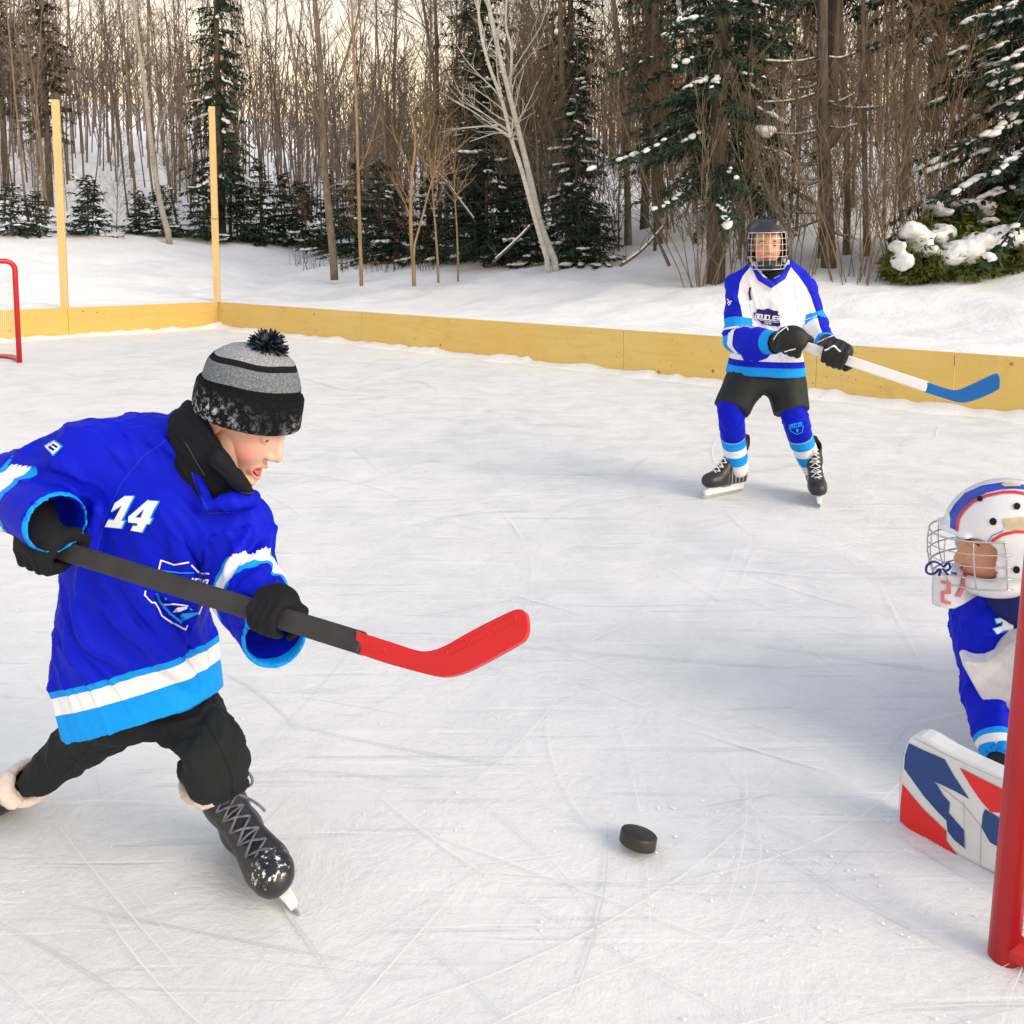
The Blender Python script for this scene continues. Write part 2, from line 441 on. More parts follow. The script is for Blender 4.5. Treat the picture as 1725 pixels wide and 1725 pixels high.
for k, (ang, sx, sy, lo, hi, am) in enumerate([(0.55, 1.6, 26, 0.62, 0.70, .42), (1.35, 1.9, 32, 0.63, 0.71, .40), (2.45, 1.5, 28, 0.62, 0.71, .42), (2.0, 1.2, 20, .61, .70, .40)]):
    w = t.mapping((sx, sy, 1), (0, 0, ang), (k * 3.1, k, 0))
    s_ = t.ramp(t.noise(1.0, 2.5, 0.5, 0.35, w), [(lo, 0.0), (hi, 1.0)])
    s_ = t.math('MULTIPLY', s_, am)
    c = t.mix(s_, c, (0.57, 0.585, 0.605) if k % 2 == 0 else (0.85, 0.85, 0.845))
    s_ = t.math('MULTIPLY', s_, t.ramp(t.noise(1.3 + k * .3, 3), [(0.42, 0.0), (0.58, 1.0)]))
    st = s_ if st is None else t.math('ADD', st, s_)
t.base(c)
t.set(Roughness=t.ramp(mid, [(0.0, 0.42), (1.0, 0.75)])); t.b.inputs["Specular IOR Level"].default_value = 0.30
hgt = t.math('SUBTRACT', t.math('ADD', t.math('MULTIPLY', mid, 0.6), t.math('MULTIPLY', fine, 0.12)), t.math('MULTIPLY', st, 0.5))
t.bump(hgt, 0.4, 0.012)
ICE = t.m
t = NT("scraped_snow"); t.base((0.82, 0.82, 0.82)); t.set(Roughness=0.85); SHAVE = t.m
t = NT("cut_ice"); t.base((0.60, 0.625, 0.65)); t.set(Roughness=0.5); CUT = t.m

# ---- ice sheet (inside the boards), ground sheet beyond
def grid_patch(ua, ub, keep, zf):
    A, B = np.meshgrid(ua, ub, indexing='ij'); xy = CORNER + A[..., None] * E1 + B[..., None] * E2
    z = zf(A, B, xy); v = np.concatenate([xy, z[..., None]], -1).reshape(-1, 3); nb = len(ub)
    i, j = np.meshgrid(np.arange(len(ua) - 1), np.arange(nb - 1), indexing='ij')
    k = keep(0.5 * (A[:-1, :-1] + A[1:, 1:]), 0.5 * (B[:-1, :-1] + B[1:, 1:]))
    i, j = i[k], j[k]; f = np.stack([i * nb + j, i * nb + j + 1, (i + 1) * nb + j + 1, (i + 1) * nb + j], 1)
    used = np.unique(f); mp = np.full(len(v), -1); mp[used] = np.arange(len(used))
    return v[used], mp[f]
ua = np.concatenate([np.linspace(0, 24, 150), [26, 30, 36, 44, 60]])
def zi(A, B, xy):
    p = np.stack([xy[..., 0].ravel(), xy[..., 1].ravel(), 0 * xy[..., 0].ravel()], -1)
    return ((fbm(p * 1.7, 3, 21) - 0.5) * 0.012).reshape(A.shape) * 0.6
v, f = grid_patch(ua, ua, lambda a, b: a > -9, zi)
o = link_mesh("ice", v, f, ICE); fix_normals(o); tag(o, "scraped pale ice of the outdoor rink with skate marks", "ice", kind="structure")
g1 = np.concatenate([-np.geomspace(130, 0.45, 120), np.linspace(-0.4, 0.0, 6)[:-1] , [-0.022]]); g2 = np.concatenate([np.linspace(0.0, 22, 150), [25, 30, 40, 60]])
gg = np.concatenate([g1, g2])
v, f = grid_patch(gg, gg, lambda a, b: (a < -0.02) | (b < -0.02), lambda A, B, xy: terr(xy[..., 0].ravel(), xy[..., 1].ravel()).reshape(A.shape))
o = link_mesh("snow_field", v, f, SNOW); fix_normals(o); tag(o, "deep untouched snow rising from the boards into the wood", "snow", kind="structure")

# ---- snow heaped along the foot of the boards
def skirt(axis, L):
    n = int(L / 0.05); a = np.linspace(0, L, n); mb = []; prof = [(-0.004, 1.0), (0.03, 0.95), (0.08, 0.55), (0.16, 0.22), (0.30, 0.0)]
    hh = 0.022 + 0.035 * vnoise(np.stack([a * 2.2, 0 * a + axis * 9, 0 * a], -1), 4) * vnoise(np.stack([a * 9, 0 * a, 0 * a + axis], -1), 8) * 2
    hh += 0.06 * np.exp(-a / 0.35)
    v = []
    for (off, k) in prof:
        w = off * (0.7 + 0.8 * vnoise(np.stack([a * 3, 0 * a + off * 5, 0 * a + axis], -1), 6)) + 0.004
        xy = CORNER + (a[:, None] * E1 + w[:, None] * E2 if axis == 0 else a[:, None] * E2 + w[:, None] * E1)
        v.append(np.concatenate([xy, (hh * k - (0.012 if k == 0 else 0))[:, None]], -1))
    v = np.stack(v, 1).reshape(-1, 3); m = len(prof)
    f = [(i * m + j, i * m + j + 1, (i + 1) * m + j + 1, (i + 1) * m + j) for i in range(n - 1) for j in range(m - 1)]
    return v, f
for axn in (0, 1):
    v, f = skirt(axn, 16 if axn == 0 else 9)
    o = link_mesh("snow_ridge", v, f, SNOW); fix_normals(o)
    tag(o, "loose snow heaped along the foot of the " + ("right-hand boards" if axn == 0 else "left-hand boards"), "snow", kind="structure")

# ---- skate marks: long shallow arcs, shavings beside cuts
rs = random.Random(3); mb = MB()
def mark(x, y, ang, L, curv, wd, mi, z):
    n = max(6, int(L / 0.10)); pts = []; px_, py_ = x, y
    for i in range(n + 1):
        pts.append((px_, py_)); px_ += L / n * math.cos(ang); py_ += L / n * math.sin(ang); ang += curv * L / n
    va = []; 
    for i, (a, b) in enumerate(pts):
        t_ = i / n; w = wd * math.sin(math.pi * min(1, max(0.03, t_))) ** 0.6 * (0.6 + 0.8 * rs.random())
        j = min(i, n - 1); dx = pts[j + 1][0] - pts[j][0]; dy = pts[j + 1][1] - pts[j][1]; l = math.hypot(dx, dy)
        va += [(a - dy / l * w, b + dx / l * w, z), (a + dy / l * w, b - dx / l * w, z)]
    mb.add(va, [(2 * i, 2 * i + 1, 2 * i + 3, 2 * i + 2)[::-1] for i in range(n)], mi)
for k in range(230):
    Y = 1.15 + 8.5 * rs.random() ** 1.7; x = (rs.random() * 1.5 - 0.75) * Y
    a_, b_ = ab(x, Y)
    if min(a_, b_) < 1.0: continue
    ang = rs.choice([0.35, 0.5, 2.6, 2.3, 1.2, 0.0]) + rs.gauss(0, 0.35)
    L = rs.uniform(0.15, 0.9) * (1 + 0.18 * Y); wd = rs.uniform(0.0005, 0.0015) * (0.7 + 0.3 * Y)
    mark(x, Y, ang, L, rs.gauss(0, 0.5), wd, 0 if rs.random() < 0.48 else 1, 0.0075 + 0.0015 * rs.random())
o = mb.build("skate_marks", [SHAVE, CUT], smooth=False); tag(o, "fine curved cuts and shavings left by skates in the ice", "skate marks", kind="stuff")
mb = MB()
for k in range(240):
    Y = 1.15 + 4.5 * rs.random() ** 1.5; x = (rs.random() * 1.4 - 0.7) * Y
    if rs.random() < 0.6: x = 0.25 + 0.55 * rs.random() * Y * .7; Y = 1.2 + 0.6 * rs.random()
    r = rs.uniform(0.0012, 0.0042); q = [(r * math.cos(i * 1.2566 + k), r * (0.6 + .5 * rs.random()) * math.sin(i * 1.2566 + k)) for i in range(5)]
    mb.add([(x + a, Y + b, 0.003) for a, b in q] + [(x, Y, 0.004 + r * 0.8)], [(i, (i + 1) % 5, 5) for i in range(5)])
o = mb.build("ice_crumbs", SHAVE); tag(o, "small crumbs of scraped snow scattered over the ice", "snow crumbs", kind="stuff")

# ---- boards
def plywood(name, pale, mid_, deep):
    t = NT(name)
    mp = t.mapping((1, 1, 9))
    c = t.ramp(t.noise(1.6, 6, 0.6, 1.2, mp), [(0.25, pale), (0.55, mid_), (0.8, deep)])
    c = t.mix(t.ramp(t.noise(0.7, 3), [(0.45, 0.0), (0.75, 0.5)]), c, (0.70, 0.42, 0.09))
    vor = t.n("ShaderNodeTexVoronoi"); vor.inputs["Scale"].default_value = 3.6; t.l(t.coord(), vor.inputs["Vector"])
    kn = t.ramp(vor.outputs["Distance"], [(0.035, 0.85), (0.085, 0.0)])
    c = t.mix(kn, c, (0.16, 0.08, 0.025)); vo2 = t.n("ShaderNodeTexVoronoi"); vo2.inputs["Scale"].default_value = 11; t.l(t.coord(), vo2.inputs["Vector"])
    c = t.mix(t.ramp(vo2.outputs["Distance"], [(0.05, 0.7), (0.10, 0.0)]), c, (0.20, 0.11, 0.04)); c = t.mix(t.ramp(t.noise(3.2, 5, .7), [(0.56, 0.0), (0.72, 0.35)]), c, (0.48, 0.30, 0.09))
    t.base(c); t.set(Roughness=0.62); t.b.inputs["Specular IOR Level"].default_value = 0.25
    t.bump(t.noise(1.6, 6, 0.6, 1.2, mp), 0.15, 0.01); return t.m
PLY = plywood("board_plywood", (0.61, 0.435, 0.125), (0.68, 0.505, 0.175), (0.62, 0.43, 0.12)); PLY2 = plywood("amber_plywood_toned_for_sun", (0.50, 0.335, 0.085), (0.56, 0.385, 0.12), (0.50, 0.32, 0.075))  # second plywood: left boards' colour darkened to offset direct sun, also more orange
def boards(name, label, ex, inward, L, seams, PLY):
    root = thing(name, label, "rink boards", (*CORNER, 0))
    e3 = np.array([*ex, 0]); i3 = np.array([*inward, 0]); C3 = np.array([*CORNER, 0]); edges = [0.0 if inward is E2 else 0.022] + seams + [L]
    for a, b in zip(edges[:-1], edges[1:]):
        mb = MB(); c = C3 + e3 * ((a + b) / 2) + i3 * (-0.009) + V(0, 0, (BOARD_H - 0.12) / 2)
        mb.box(c, e3 * ((b - a) / 2 - 0.0025), i3 * 0.009, V(0, 0, (BOARD_H + 0.12) / 2))
        o = mb.build("plywood_panel", PLY, root, smooth=False); bevel(o, 0.002, 1)
    mb = MB(); mb.box(C3 + e3 * L / 2 + i3 * (-0.043) + V(0, 0, 0.40), e3 * L / 2, i3 * 0.02, V(0, 0, 0.045)); mb.build("back_rail", PLY, root, smooth=False)
    return root
def along(px, pyb, ex):   # distance along a board of the seam seen at px
    d = ray(px, pyb); A = np.array([[d[0], -ex[0]], [d[1], -ex[1]]]); return np.linalg.solve(A, CORNER)[1]
boards("plywood_boards", "long yellow plywood boards running from the corner towards the far skater", E1, E2, 16.0, [along(610, 590, E1), along(1050, 600, E1), along(1375, 620, E1), 12.4], PLY)
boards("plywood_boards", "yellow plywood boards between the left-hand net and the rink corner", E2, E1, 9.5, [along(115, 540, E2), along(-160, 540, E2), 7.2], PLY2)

# ---- tall posts behind the boards
t = NT("post_timber"); mp = t.mapping((9, 9, 0.7))
t.base(t.ramp(t.noise(2.2, 5, 0.6, 1.0, mp), [(0.3, (0.54, 0.38, 0.16)), (0.7, (0.62, 0.46, 0.22))])); t.set(Roughness=0.7); TIMBER = t.m
def post(px, pyb, pyt, label, wid, lean, splice):
    d = ray(px, pyb); 
    ys = np.linspace(9, 20, 2000); x = d[0] / d[1] * ys
    q = np.stack([x - CORNER[0], ys - CORNER[1]], -1) @ _MI.T; k = np.argmax(np.maximum(-q[:, 0], -q[:, 1]) > 0.10)
    x, y = x[k], ys[k]; top = P(px, pyt, y)
    base = V(x, y, 0.0); root = thing("timber_post", label, "post", base, "tall timber posts behind the boards")
    ax = unit(V(lean, 0, 1)); fx = unit(V(E1[0], E1[1], 0) if splice else V(E2[0], E2[1], 0)); fx = unit(V(1, .15, 0)); fy = unit(np.cross(ax, fx))
    H = top[2]; mb = MB()
    if splice: h0 = H * 0.845; mb.box(base + ax * (h0 / 2), fx * wid, fy * 0.02, ax * (h0 / 2)); mb.build("lower_plank", TIMBER, root, smooth=False)
    else: mb.box(base + ax * (H / 2), fx * wid, fy * 0.02, ax * (H / 2)); mb.build("plank", TIMBER, root, smooth=False)
    if splice:
        mb = MB(); mb.box(base + ax * (H * 0.75) + fx * 0.012 - fy * 0.0425, fx * (wid * .9), fy * 0.02, ax * (H * 0.25)); mb.build("upper_plank", TIMBER, root, smooth=False)
post(109, 512, 168, "plain tall timber post standing behind the left-hand boards", 0.058, -0.0, False)
post(366, 505, 180, "spliced tall timber post rising at the corner of the boards", 0.060, -0.0, True)

# ================================================================== THE WOOD
def M_bark(name, a, b, sc=(14, 14, 3), lich=None):
    t = NT(name); mp = t.mapping(sc); c = t.ramp(t.noise(1.5, 6, 0.65, 0.8, mp), [(0.3, a), (0.7, b)])
    if lich: c = t.mix(t.ramp(t.noise(3.0, 4, 0.6), [(0.55, 0.0), (0.7, 0.8)]), c, lich)
    t.base(c); t.set(Roughness=0.9); t.b.inputs["Specular IOR Level"].default_value = 0.1; t.bump(t.noise(1.5, 5, 0.65, 0.8, mp), 0.5, 0.03); return t.m
BARKS = [M_bark("grey_bark", (0.11, 0.086, 0.065), (0.26, 0.21, 0.16), lich=(0.26, 0.25, 0.21)), M_bark("brown_bark", (0.120, 0.092, 0.068), (0.27, 0.215, 0.16)),
         M_bark("dark_bark", (0.070, 0.058, 0.047), (0.17, 0.138, 0.108)), M_bark("tan_bark", (0.20, 0.135, 0.078), (0.38, 0.27, 0.165))]
BARKS.append(M_bark("grey_tan_bark", (.14, .105, .075), (.27, .205, .145)))
BIRCH = M_bark("birch_bark", (0.42, 0.40, 0.36), (0.70, 0.68, 0.63), (3, 3, 16))
NEEDLES = []
for nm, a, b in (("needles_dark", (0.012, 0.030, 0.020), (0.036, 0.068, 0.040)), ("needles_olive", (0.060, 0.080, 0.014), (0.15, 0.17, 0.035)), ("needles_brown", (0.022, 0.020, 0.011), (0.060, 0.050, 0.026))):
    t = NT(nm); t.base(t.ramp(t.noise(6, 4), [(0.3, a), (0.7, b)])); t.set(Roughness=0.7); t.b.inputs["Specular IOR Level"].default_value = 0.2; NEEDLES.append(t.m)

def rot_about(v, axis, ang):
    axis = unit(axis); return v * math.cos(ang) + np.cross(axis, v) * math.sin(ang) + axis * (axis @ v) * (1 - math.cos(ang))
def perp(d, r):
    a = unit(np.cross(d, V(r.gauss(0, 1), r.gauss(0, 1), r.gauss(0, 1)) + 1e-3)); return a
def limb(mb, p, d, L, r0, r1, n, curl, r, sides, up=0.0):
    pts = [p]; dd = d.copy()
    for i in range(n):
        dd = unit(dd + V(r.gauss(0, curl), r.gauss(0, curl), r.gauss(0, curl) + up)); pts.append(pts[-1] + dd * (L / n))
    mb.tube(pts, [r0 + (r1 - r0) * i / n for i in range(n + 1)], sides, cap=False); return pts
def bare_tree(seed, H, r0, nb=24, lo=0.25, spread=0.34, rise=0.9, twig=0.0042, sub=5, tw=3):
    r = random.Random(seed); tm = MB(); cm = MB()
    n = 12; pts = [V(0, 0, -0.3)]; d = V(r.gauss(0, .03), r.gauss(0, .03), 1)
    for i in range(n):
        d = unit(d + V(r.gauss(0, 0.035), r.gauss(0, 0.035), 0.05)); pts.append(pts[-1] + d * ((H + .3) / n))
    rad = [r0 * (1 - 0.88 * (i / n) ** 0.9) + (0.25 * r0 if i == 0 else 0) for i in range(n + 1)]
    tm.tube(pts, rad, 8)
    for k in range(nb):
        t = lo + (0.98 - lo) * ((k + r.random()) / nb); q = t * n; i = min(int(q), n - 1); p = pts[i] + (pts[i + 1] - pts[i]) * (q - i)
        a = r.random() * 6.283; e = rise * r.uniform(0.6, 1.3)
        d = unit(V(math.cos(a), math.sin(a), e)); L = H * spread * (1.05 - t) * r.uniform(0.6, 1.25) + 0.35; br = max(0.36 * rad[i] * (0.5 + 0.5 * r.random()), 0.008)
        bp = limb(cm, p, d, L, br, 0.0045, 5, 0.13, r, 4, 0.07)
        for j in range(sub):
            m = 1 + r.randrange(5); m = min(m, 5); dd = unit(bp[m] - bp[m - 1]); d2 = unit(rot_about(dd, perp(dd, r), r.uniform(0.4, 0.95)) + V(0, 0, .12))
            L2 = L * r.uniform(0.25, 0.55); sp = limb(cm, bp[m - 1] + (bp[m] - bp[m - 1]) * r.random(), d2, L2, max(br * 0.45, twig * 1.3), twig, 4, 0.16, r, 3, 0.05)
            for h in range(tw):
                m2 = 1 + r.randrange(4); d3 = unit(rot_about(unit(sp[m2] - sp[m2 - 1]), perp(d2, r), r.uniform(0.4, 1.0)) + V(0, 0, .1))
                limb(cm, sp[m2], d3, L2 * r.uniform(0.3, 0.7) + 0.08, twig, twig * 0.5, 3, 0.18, r, 3, 0.04)
    return tm, cm
def conifer(seed, H, z0, Rm, tiers, per, r0, droop=0.35, blade=0.055, dens=1.0, snow=0.4, top=0.0):
    r = random.Random(seed); tm = MB(); cm = MB(); sm = MB()
    tm.tube([(0, 0, -0.3), (0, 0, H * .5), (0, 0, H)], [r0 * 1.15, r0 * .62, 0.01], 8)
    for k in range(tiers):
        t = (k + 0.5) / tiers; z = z0 + (H - z0) * t * 0.99
        for j in range(per):
            a = r.random() * 6.283; L = (Rm * (1 - t) ** 0.8 + 0.12) * r.uniform(0.55, 1.15)
            d = V(math.cos(a), math.sin(a), r.uniform(-0.05, 0.2) + 0.35 * t); n = 5; pts = [V(0, 0, z + r.uniform(-.12, .12))]
            for i in range(n):
                d = unit(d + V(r.gauss(0, .06), r.gauss(0, .06), -droop * 0.28 + (0.16 if i > 2 else 0))); pts.append(pts[-1] + d * L / n)
            cm.tube(pts, [0.018 - 0.0028 * i for i in range(n + 1)], 3, cap=False, mi=1)
            ns = max(3, int(L / 0.085 * dens))
            for s_ in range(ns):
                q = (0.12 + 0.88 * (s_ + r.random()) / ns) * n; i = min(int(q), n - 1); p = pts[i] + (pts[i + 1] - pts[i]) * (q - i)
                ax = unit(pts[i + 1] - pts[i]); side = unit(np.cross(ax, V(0, 0, 1)))
                for sg in (-1, 1):
                    dd = unit(ax * r.uniform(0.4, 1.0) + side * sg * r.uniform(0.5, 1.1) + V(0, 0, r.uniform(-0.75, 0.1)))
                    Ls = (0.10 + 0.20 * (1 - q / n) * min(1, L)) * r.uniform(0.7, 1.4)
                    for b_ in range(2):
                        d3 = unit(dd + V(r.gauss(0, .28), r.gauss(0, .28), r.gauss(0, .25))); w = unit(np.cross(d3, V(r.gauss(0, .5), r.gauss(0, .5), 1))) * blade * r.uniform(.5, 1.1) * .5
                        m_ = p + d3 * Ls * .45
                        cm.add([p, m_ + w, p + d3 * Ls, m_ - w], [(0, 1, 2, 3)], 0)
            if r.random() < snow and L > 0.25:
                q0 = r.uniform(.35, .6)
                for z_ in range(r.choice([3, 4, 5])):
                    q = min(.99, q0 + z_ * r.uniform(.07, .13)) * n; i = min(int(q), n - 1); p = pts[i] + (pts[i + 1] - pts[i]) * (q - i); ax = unit(pts[i + 1] - pts[i]); sd_ = unit(np.cross(ax, V(0, 0, 1)))
                    blob(sm, p + V(0, 0, 0.015) + sd_ * r.gauss(0, .05) * min(1, L), unit(ax + sd_ * r.gauss(0, .5)), r.uniform(.045, .12) * min(1, .45 + L * .5), r, 0.34)
    return tm, cm, sm
def blob(mb, c, ax, s, r, flat=0.45):
    side = unit(np.cross(ax, V(0, 0, 1)) + 1e-6); up = np.cross(side, ax)
    nz = 1 + 0.55 * (vnoise(ICOV * 1.7 + r.random() * 50, 2) - 0.5) + 0.35 * (vnoise(ICOV * 4.1 + r.random() * 50, 3) - 0.5)
    q = ICOV * nz[:, None]; w = r.uniform(.55, .9); mb.add(c + (q[:, :1] * ax + q[:, 1:2] * side * w + q[:, 2:] * up * flat) * s, ICOF)

def mesh_of(mb, name, mats):
    o = mb.build(name, mats); me = o.data; bpy.data.objects.remove(o); return me
def put(name, label, cat, parts, loc, rz=0.0, sc=1.0, group=None, lean=(0, 0), szx=1.0):
    root = thing(name, label, cat, loc, group); root.rotation_euler = (lean[0], lean[1], rz); root.scale = (sc * szx, sc * szx, sc)
    for nm, me in parts:
        if len(me.polygons) == 0: continue
        c = bpy.data.objects.new(nm, me); col.objects.link(c); c.parent = root
    return root

# kinds of bare tree, each a trunk mesh and a crown mesh shared by its copies
KINDS = []
for k, (H, r0, nb, lo, sp, ri, bk) in enumerate([(14, .062, 24, .30, .24, 1.1, 0), (15.5, .075, 26, .34, .24, 1.0, 1), (13, .040, 20, .30, .18, 1.4, 1), (16, .090, 22, .38, .25, .8, 2),
                                             (12, .034, 20, .26, .17, 1.6, 0), (15, .066, 40, .18, .28, .9, 0), (11, .028, 18, .26, .16, 1.7, 2), (14.5, .066, 22, .42, .26, .7, 1)]):
    tm, cm = bare_tree(100 + k, H, r0, nb, lo, sp, ri)
    KINDS.append((["grey", "brown", "slender brown", "stout dark", "slender grey", "bushy grey", "thin dark", "high-branched"][k], mesh_of(tm, "trunk", [BARKS[bk]]), mesh_of(cm, "crown", [BARKS[bk]])))
TL = [(-200, 396), (0, 396), (300, 400), (400, 410), (560, 436), (900, 445), (1100, 446), (1400, 448), (1500, 452), (1725, 458), (1900, 460)]
def treeline(px): return float(np.interp(px, [a for a, b in TL], [b for a, b in TL]))
ZONES = [(-999, 112, "left of the plain post"), (112, 366, "between both timber posts"), (366, 600, "just right of the spliced post"), (600, 800, "left of the leaning birches"),
         (800, 1000, "behind the leaning birches"), (1000, 1250, "left of the far skater"), (1250, 1480, "behind the far skater"), (1480, 9999, "above the snow-laden cedar")]
def zone(px): return next(z for a, b, z in ZONES if a <= px < b)
def proj(p):
    x, y, z = p[0], p[1], p[2] - CAMH; yc = y * _cp - z * _sp; u = y * _sp + z * _cp; return CX + F * x / yc, CY - F * u / yc
r = random.Random(11); spots = []; tries = 0
while len(spots) < 150 and tries < 9000:
    tries += 1
    px = r.uniform(-110, 1830)
    if r.random() < (0.30 if px < 640 else 0.40 if px < 1050 else 0.35): continue
    h0 = hit(px, treeline(px)); depth = r.random() ** 1.5 * 17
    k = (h0[1] + 0.5 + depth) / h0[1]; x, y = h0[0] * k, h0[1] * k
    if any((x - a) ** 2 + (y - b) ** 2 < (0.35 if depth < 5 else 0.8) ** 2 for a, b, *_ in spots): continue
    if depth < 2.0 and 1480 < px < 1760: continue
    spots.append((x, y, px, depth))
for x, y, px, depth in spots:
    left = px < 640
    kk = r.choice([0, 2, 2, 4, 4, 4, 6, 6, 6] if left else [0, 2, 2, 4, 4, 5, 6, 7, 6, 1])
    nm, tme, cme = KINDS[kk]; sc = r.uniform(0.72, 1.12) if left else r.uniform(0.8, 1.15)
    near = "at the wood's edge" if depth < 3.5 else ("a little behind the wood's edge" if depth < 8 else "deep in the wood")
    put("bare_tree", f"{nm} leafless tree {near} {zone(px)}", "tree", [("trunk", tme), ("crown", cme)], (x, y, terr1(x, y) - 0.05), r.random() * 6.28, sc, "leafless trees in the wood", (r.gauss(0, .035), r.gauss(0, .035)))

# understorey: slender young trees full of twigs
UNDER = []
for k, (H, r0, nb, lo, sp, ri, bk) in enumerate([(5.2, .024, 34, .08, .30, 1.3, 0), (4.4, .018, 30, .06, .32, 1.5, 3), (6.2, .028, 38, .10, .28, 1.1, 1), (5.0, .020, 34, .05, .26, 1.8, 1), (3.4, .014, 26, .05, .36, 1.4, 3)]):
    tm, cm = bare_tree(300 + k, H, r0, nb, lo, sp, ri, .0045, 5, 3)
    UNDER.append((["grey twiggy", "tan twiggy", "brown twiggy", "upright brown", "short tan"][k], mesh_of(tm, "trunk", [BARKS[bk]]), mesh_of(cm, "crown", [BARKS[bk]])))
r = random.Random(19); un = []; tries = 0
while len(un) < 88 and tries < 4000:
    tries += 1; px = r.uniform(-60, 1790)
    if px < 560 and r.random() < 0.50 or (1500 < px < 1800 and r.random() < .5): continue
    h0 = hit(px, treeline(px)); depth = .3 + r.random() ** 1.3 * 6.5; k = (h0[1] + depth) / h0[1]; x, y = h0[0] * k, h0[1] * k
    if any((x - a) ** 2 + (y - c) ** 2 < .4 ** 2 for a, c, *_ in un): continue
    un.append((x, y, px, depth))
for x, y, px, depth in un:
    nm, tme, cme = UNDER[r.randrange(5)]; near = "at the wood's edge" if depth < 2.5 else "in the undergrowth"
    put("young_tree", f"{nm} young bare tree {near} {zone(px)}", "young tree", [("trunk", tme), ("crown", cme)], (x, y, terr1(x, y) - .05), r.random() * 6.28, r.uniform(.75, 1.2) * (.62 if px < 640 else 1), "young bare trees in the undergrowth", (r.gauss(0, .08), r.gauss(0, .08)))

# far-off wood up the hill: reads as one mass
mb = MB(); r = random.Random(5)
for k in range(1500):
    px = r.uniform(-150, 1880); Y = 30 + 40 * r.random(); x = (px - CX) / F * Y; z = terr1(x, Y); H = r.uniform(3.5, 7.5) * (1 if Y < 55 else .6); rr = r.uniform(.022, .052)
    p0 = V(x, Y, z - .2); d = V(r.gauss(0, .05), r.gauss(0, .05), 1); tp = [p0 - V(0, 0, .6), p0 + d * H * .5, p0 + d * H + V(r.gauss(0, .3), 0, 0)]
    mb.tube(tp, [rr, rr * .7, .02], 4, cap=False)
    for j in range(6):
        t_ = r.uniform(.3, .97); p = p0 + d * H * t_; a = r.random() * 6.283; L = H * .28 * (1.1 - t_) + .5
        q = p + V(math.cos(a), math.sin(a), 1.1) * L * .5; mb.tube([p, q, q + V(math.cos(a + .4), math.sin(a + .4), 1.6) * L * .45], [.022, .014, .007], 3, cap=False)
        for i_ in range(1):
            e = p + (q - p) * r.uniform(.4, 1); mb.tube([e, e + V(r.gauss(0, .5), r.gauss(0, .5), .8) * L * .6], [.010, .005], 3, cap=False)
o = mb.build("far_woods", M_bark("far_bark", (0.13, 0.10, 0.09), (0.26, 0.205, 0.185))); tag(o, "distant leafless wood covering the snowy hillside", "far wood", kind="stuff")

# ---- conifers
CON = {}
for nm, args, mats in (("spire", (31, 12.5, 2.2, 1.15, 34, 8, .12, .45, .06, .8, .08), 2), ("dark", (32, 11.0, 0.8, 1.6, 30, 9, .13, .5, .06, .9, .30), 0), ("snowy", (33, 4.3, 0.35, 0.95, 16, 9, .06, .5, .055, 1.1, .5), 0), ("laden", (37, 9.0, 0.5, 2.3, 30, 12, .13, .6, .065, 1.1, .85), 0),
                       ("big", (34, 13.0, 1.3, 2.3, 34, 10, .17, .55, .065, 1.0, .45), 0), ("small", (35, 1.5, 0.05, 0.75, 9, 8, .03, .35, .05, 1.2, .22), 0), ("low", (36, 2.3, 0.05, 0.9, 12, 8, .035, .4, .05, 1.1, .16), 0)):
    tm, cm, sm = conifer(*args); CON[nm] = [("trunk", mesh_of(tm, "trunk", [BARKS[2]])), ("crown", mesh_of(cm, "crown", [NEEDLES[mats], BARKS[2]])), ("snow", mesh_of(sm, "snow", [SNOW]))]
def con(kind, px, Y, label, sc=1.0, group=None, py=None, name="spruce_tree", dz=0.0, szx=1.0, rz=None):
    if py is not None: h = hit(px, py); x, y, z = h
    else: x = (px - CX) / F * Y; y = Y; z = terr1(x, y)
    return put(name, label, "conifer", CON[kind], (x, y, z - 0.05 + dz), (px * 0.37) % 6.28 if rz is None else rz, sc, group, (0, 0), szx)
con("spire", 92, 25, "narrow dark spruce rising behind the plain timber post", 0.95, szx=.8)
con("spire", 20, 27, "narrow dark spruce at the far left edge of the wood", 1.0, szx=.75)
con("dark", 378, 24, "dark narrow spruce rising behind the spliced corner post", 1.22, szx=.62)
con("spire", 812, 19.5, "tall brown-green spruce directly behind the leaning birches", 1.05, szx=.85)
con("dark", 800, 18.5, "dusted dark spruce at the left foot of the leaning birches", .58, szx=.9)
con("spire", 958, 20, "tall brown spruce spire right of the leaning birches", 1.05, szx=.75)
con("spire", 1085, 19, "thin brown spruce spire left of the big snowy spruce", 1.0, szx=.7)
con("snowy", 970, 16.2, "dense dark green spruce with snow pads, right of the birches", 0.98, szx=.78)
con("big", 1205, 12.3, "big dark spruce with snow on its boughs, above the far skater", .95, szx=.78)
con("big", 1385, 14.0, "tall olive spruce with high boughs, right of the far skater", 1.1, dz=2.6, szx=.7)
con("big", 1560, 16.0, "dark spruce deep behind the tan shrubs", 1.05, dz=1.8, szx=.7)
con("laden", 1752, 11.2, "snow-covered spruce at the right edge, above the cedar", 1.0, szx=.85)
r = random.Random(21)
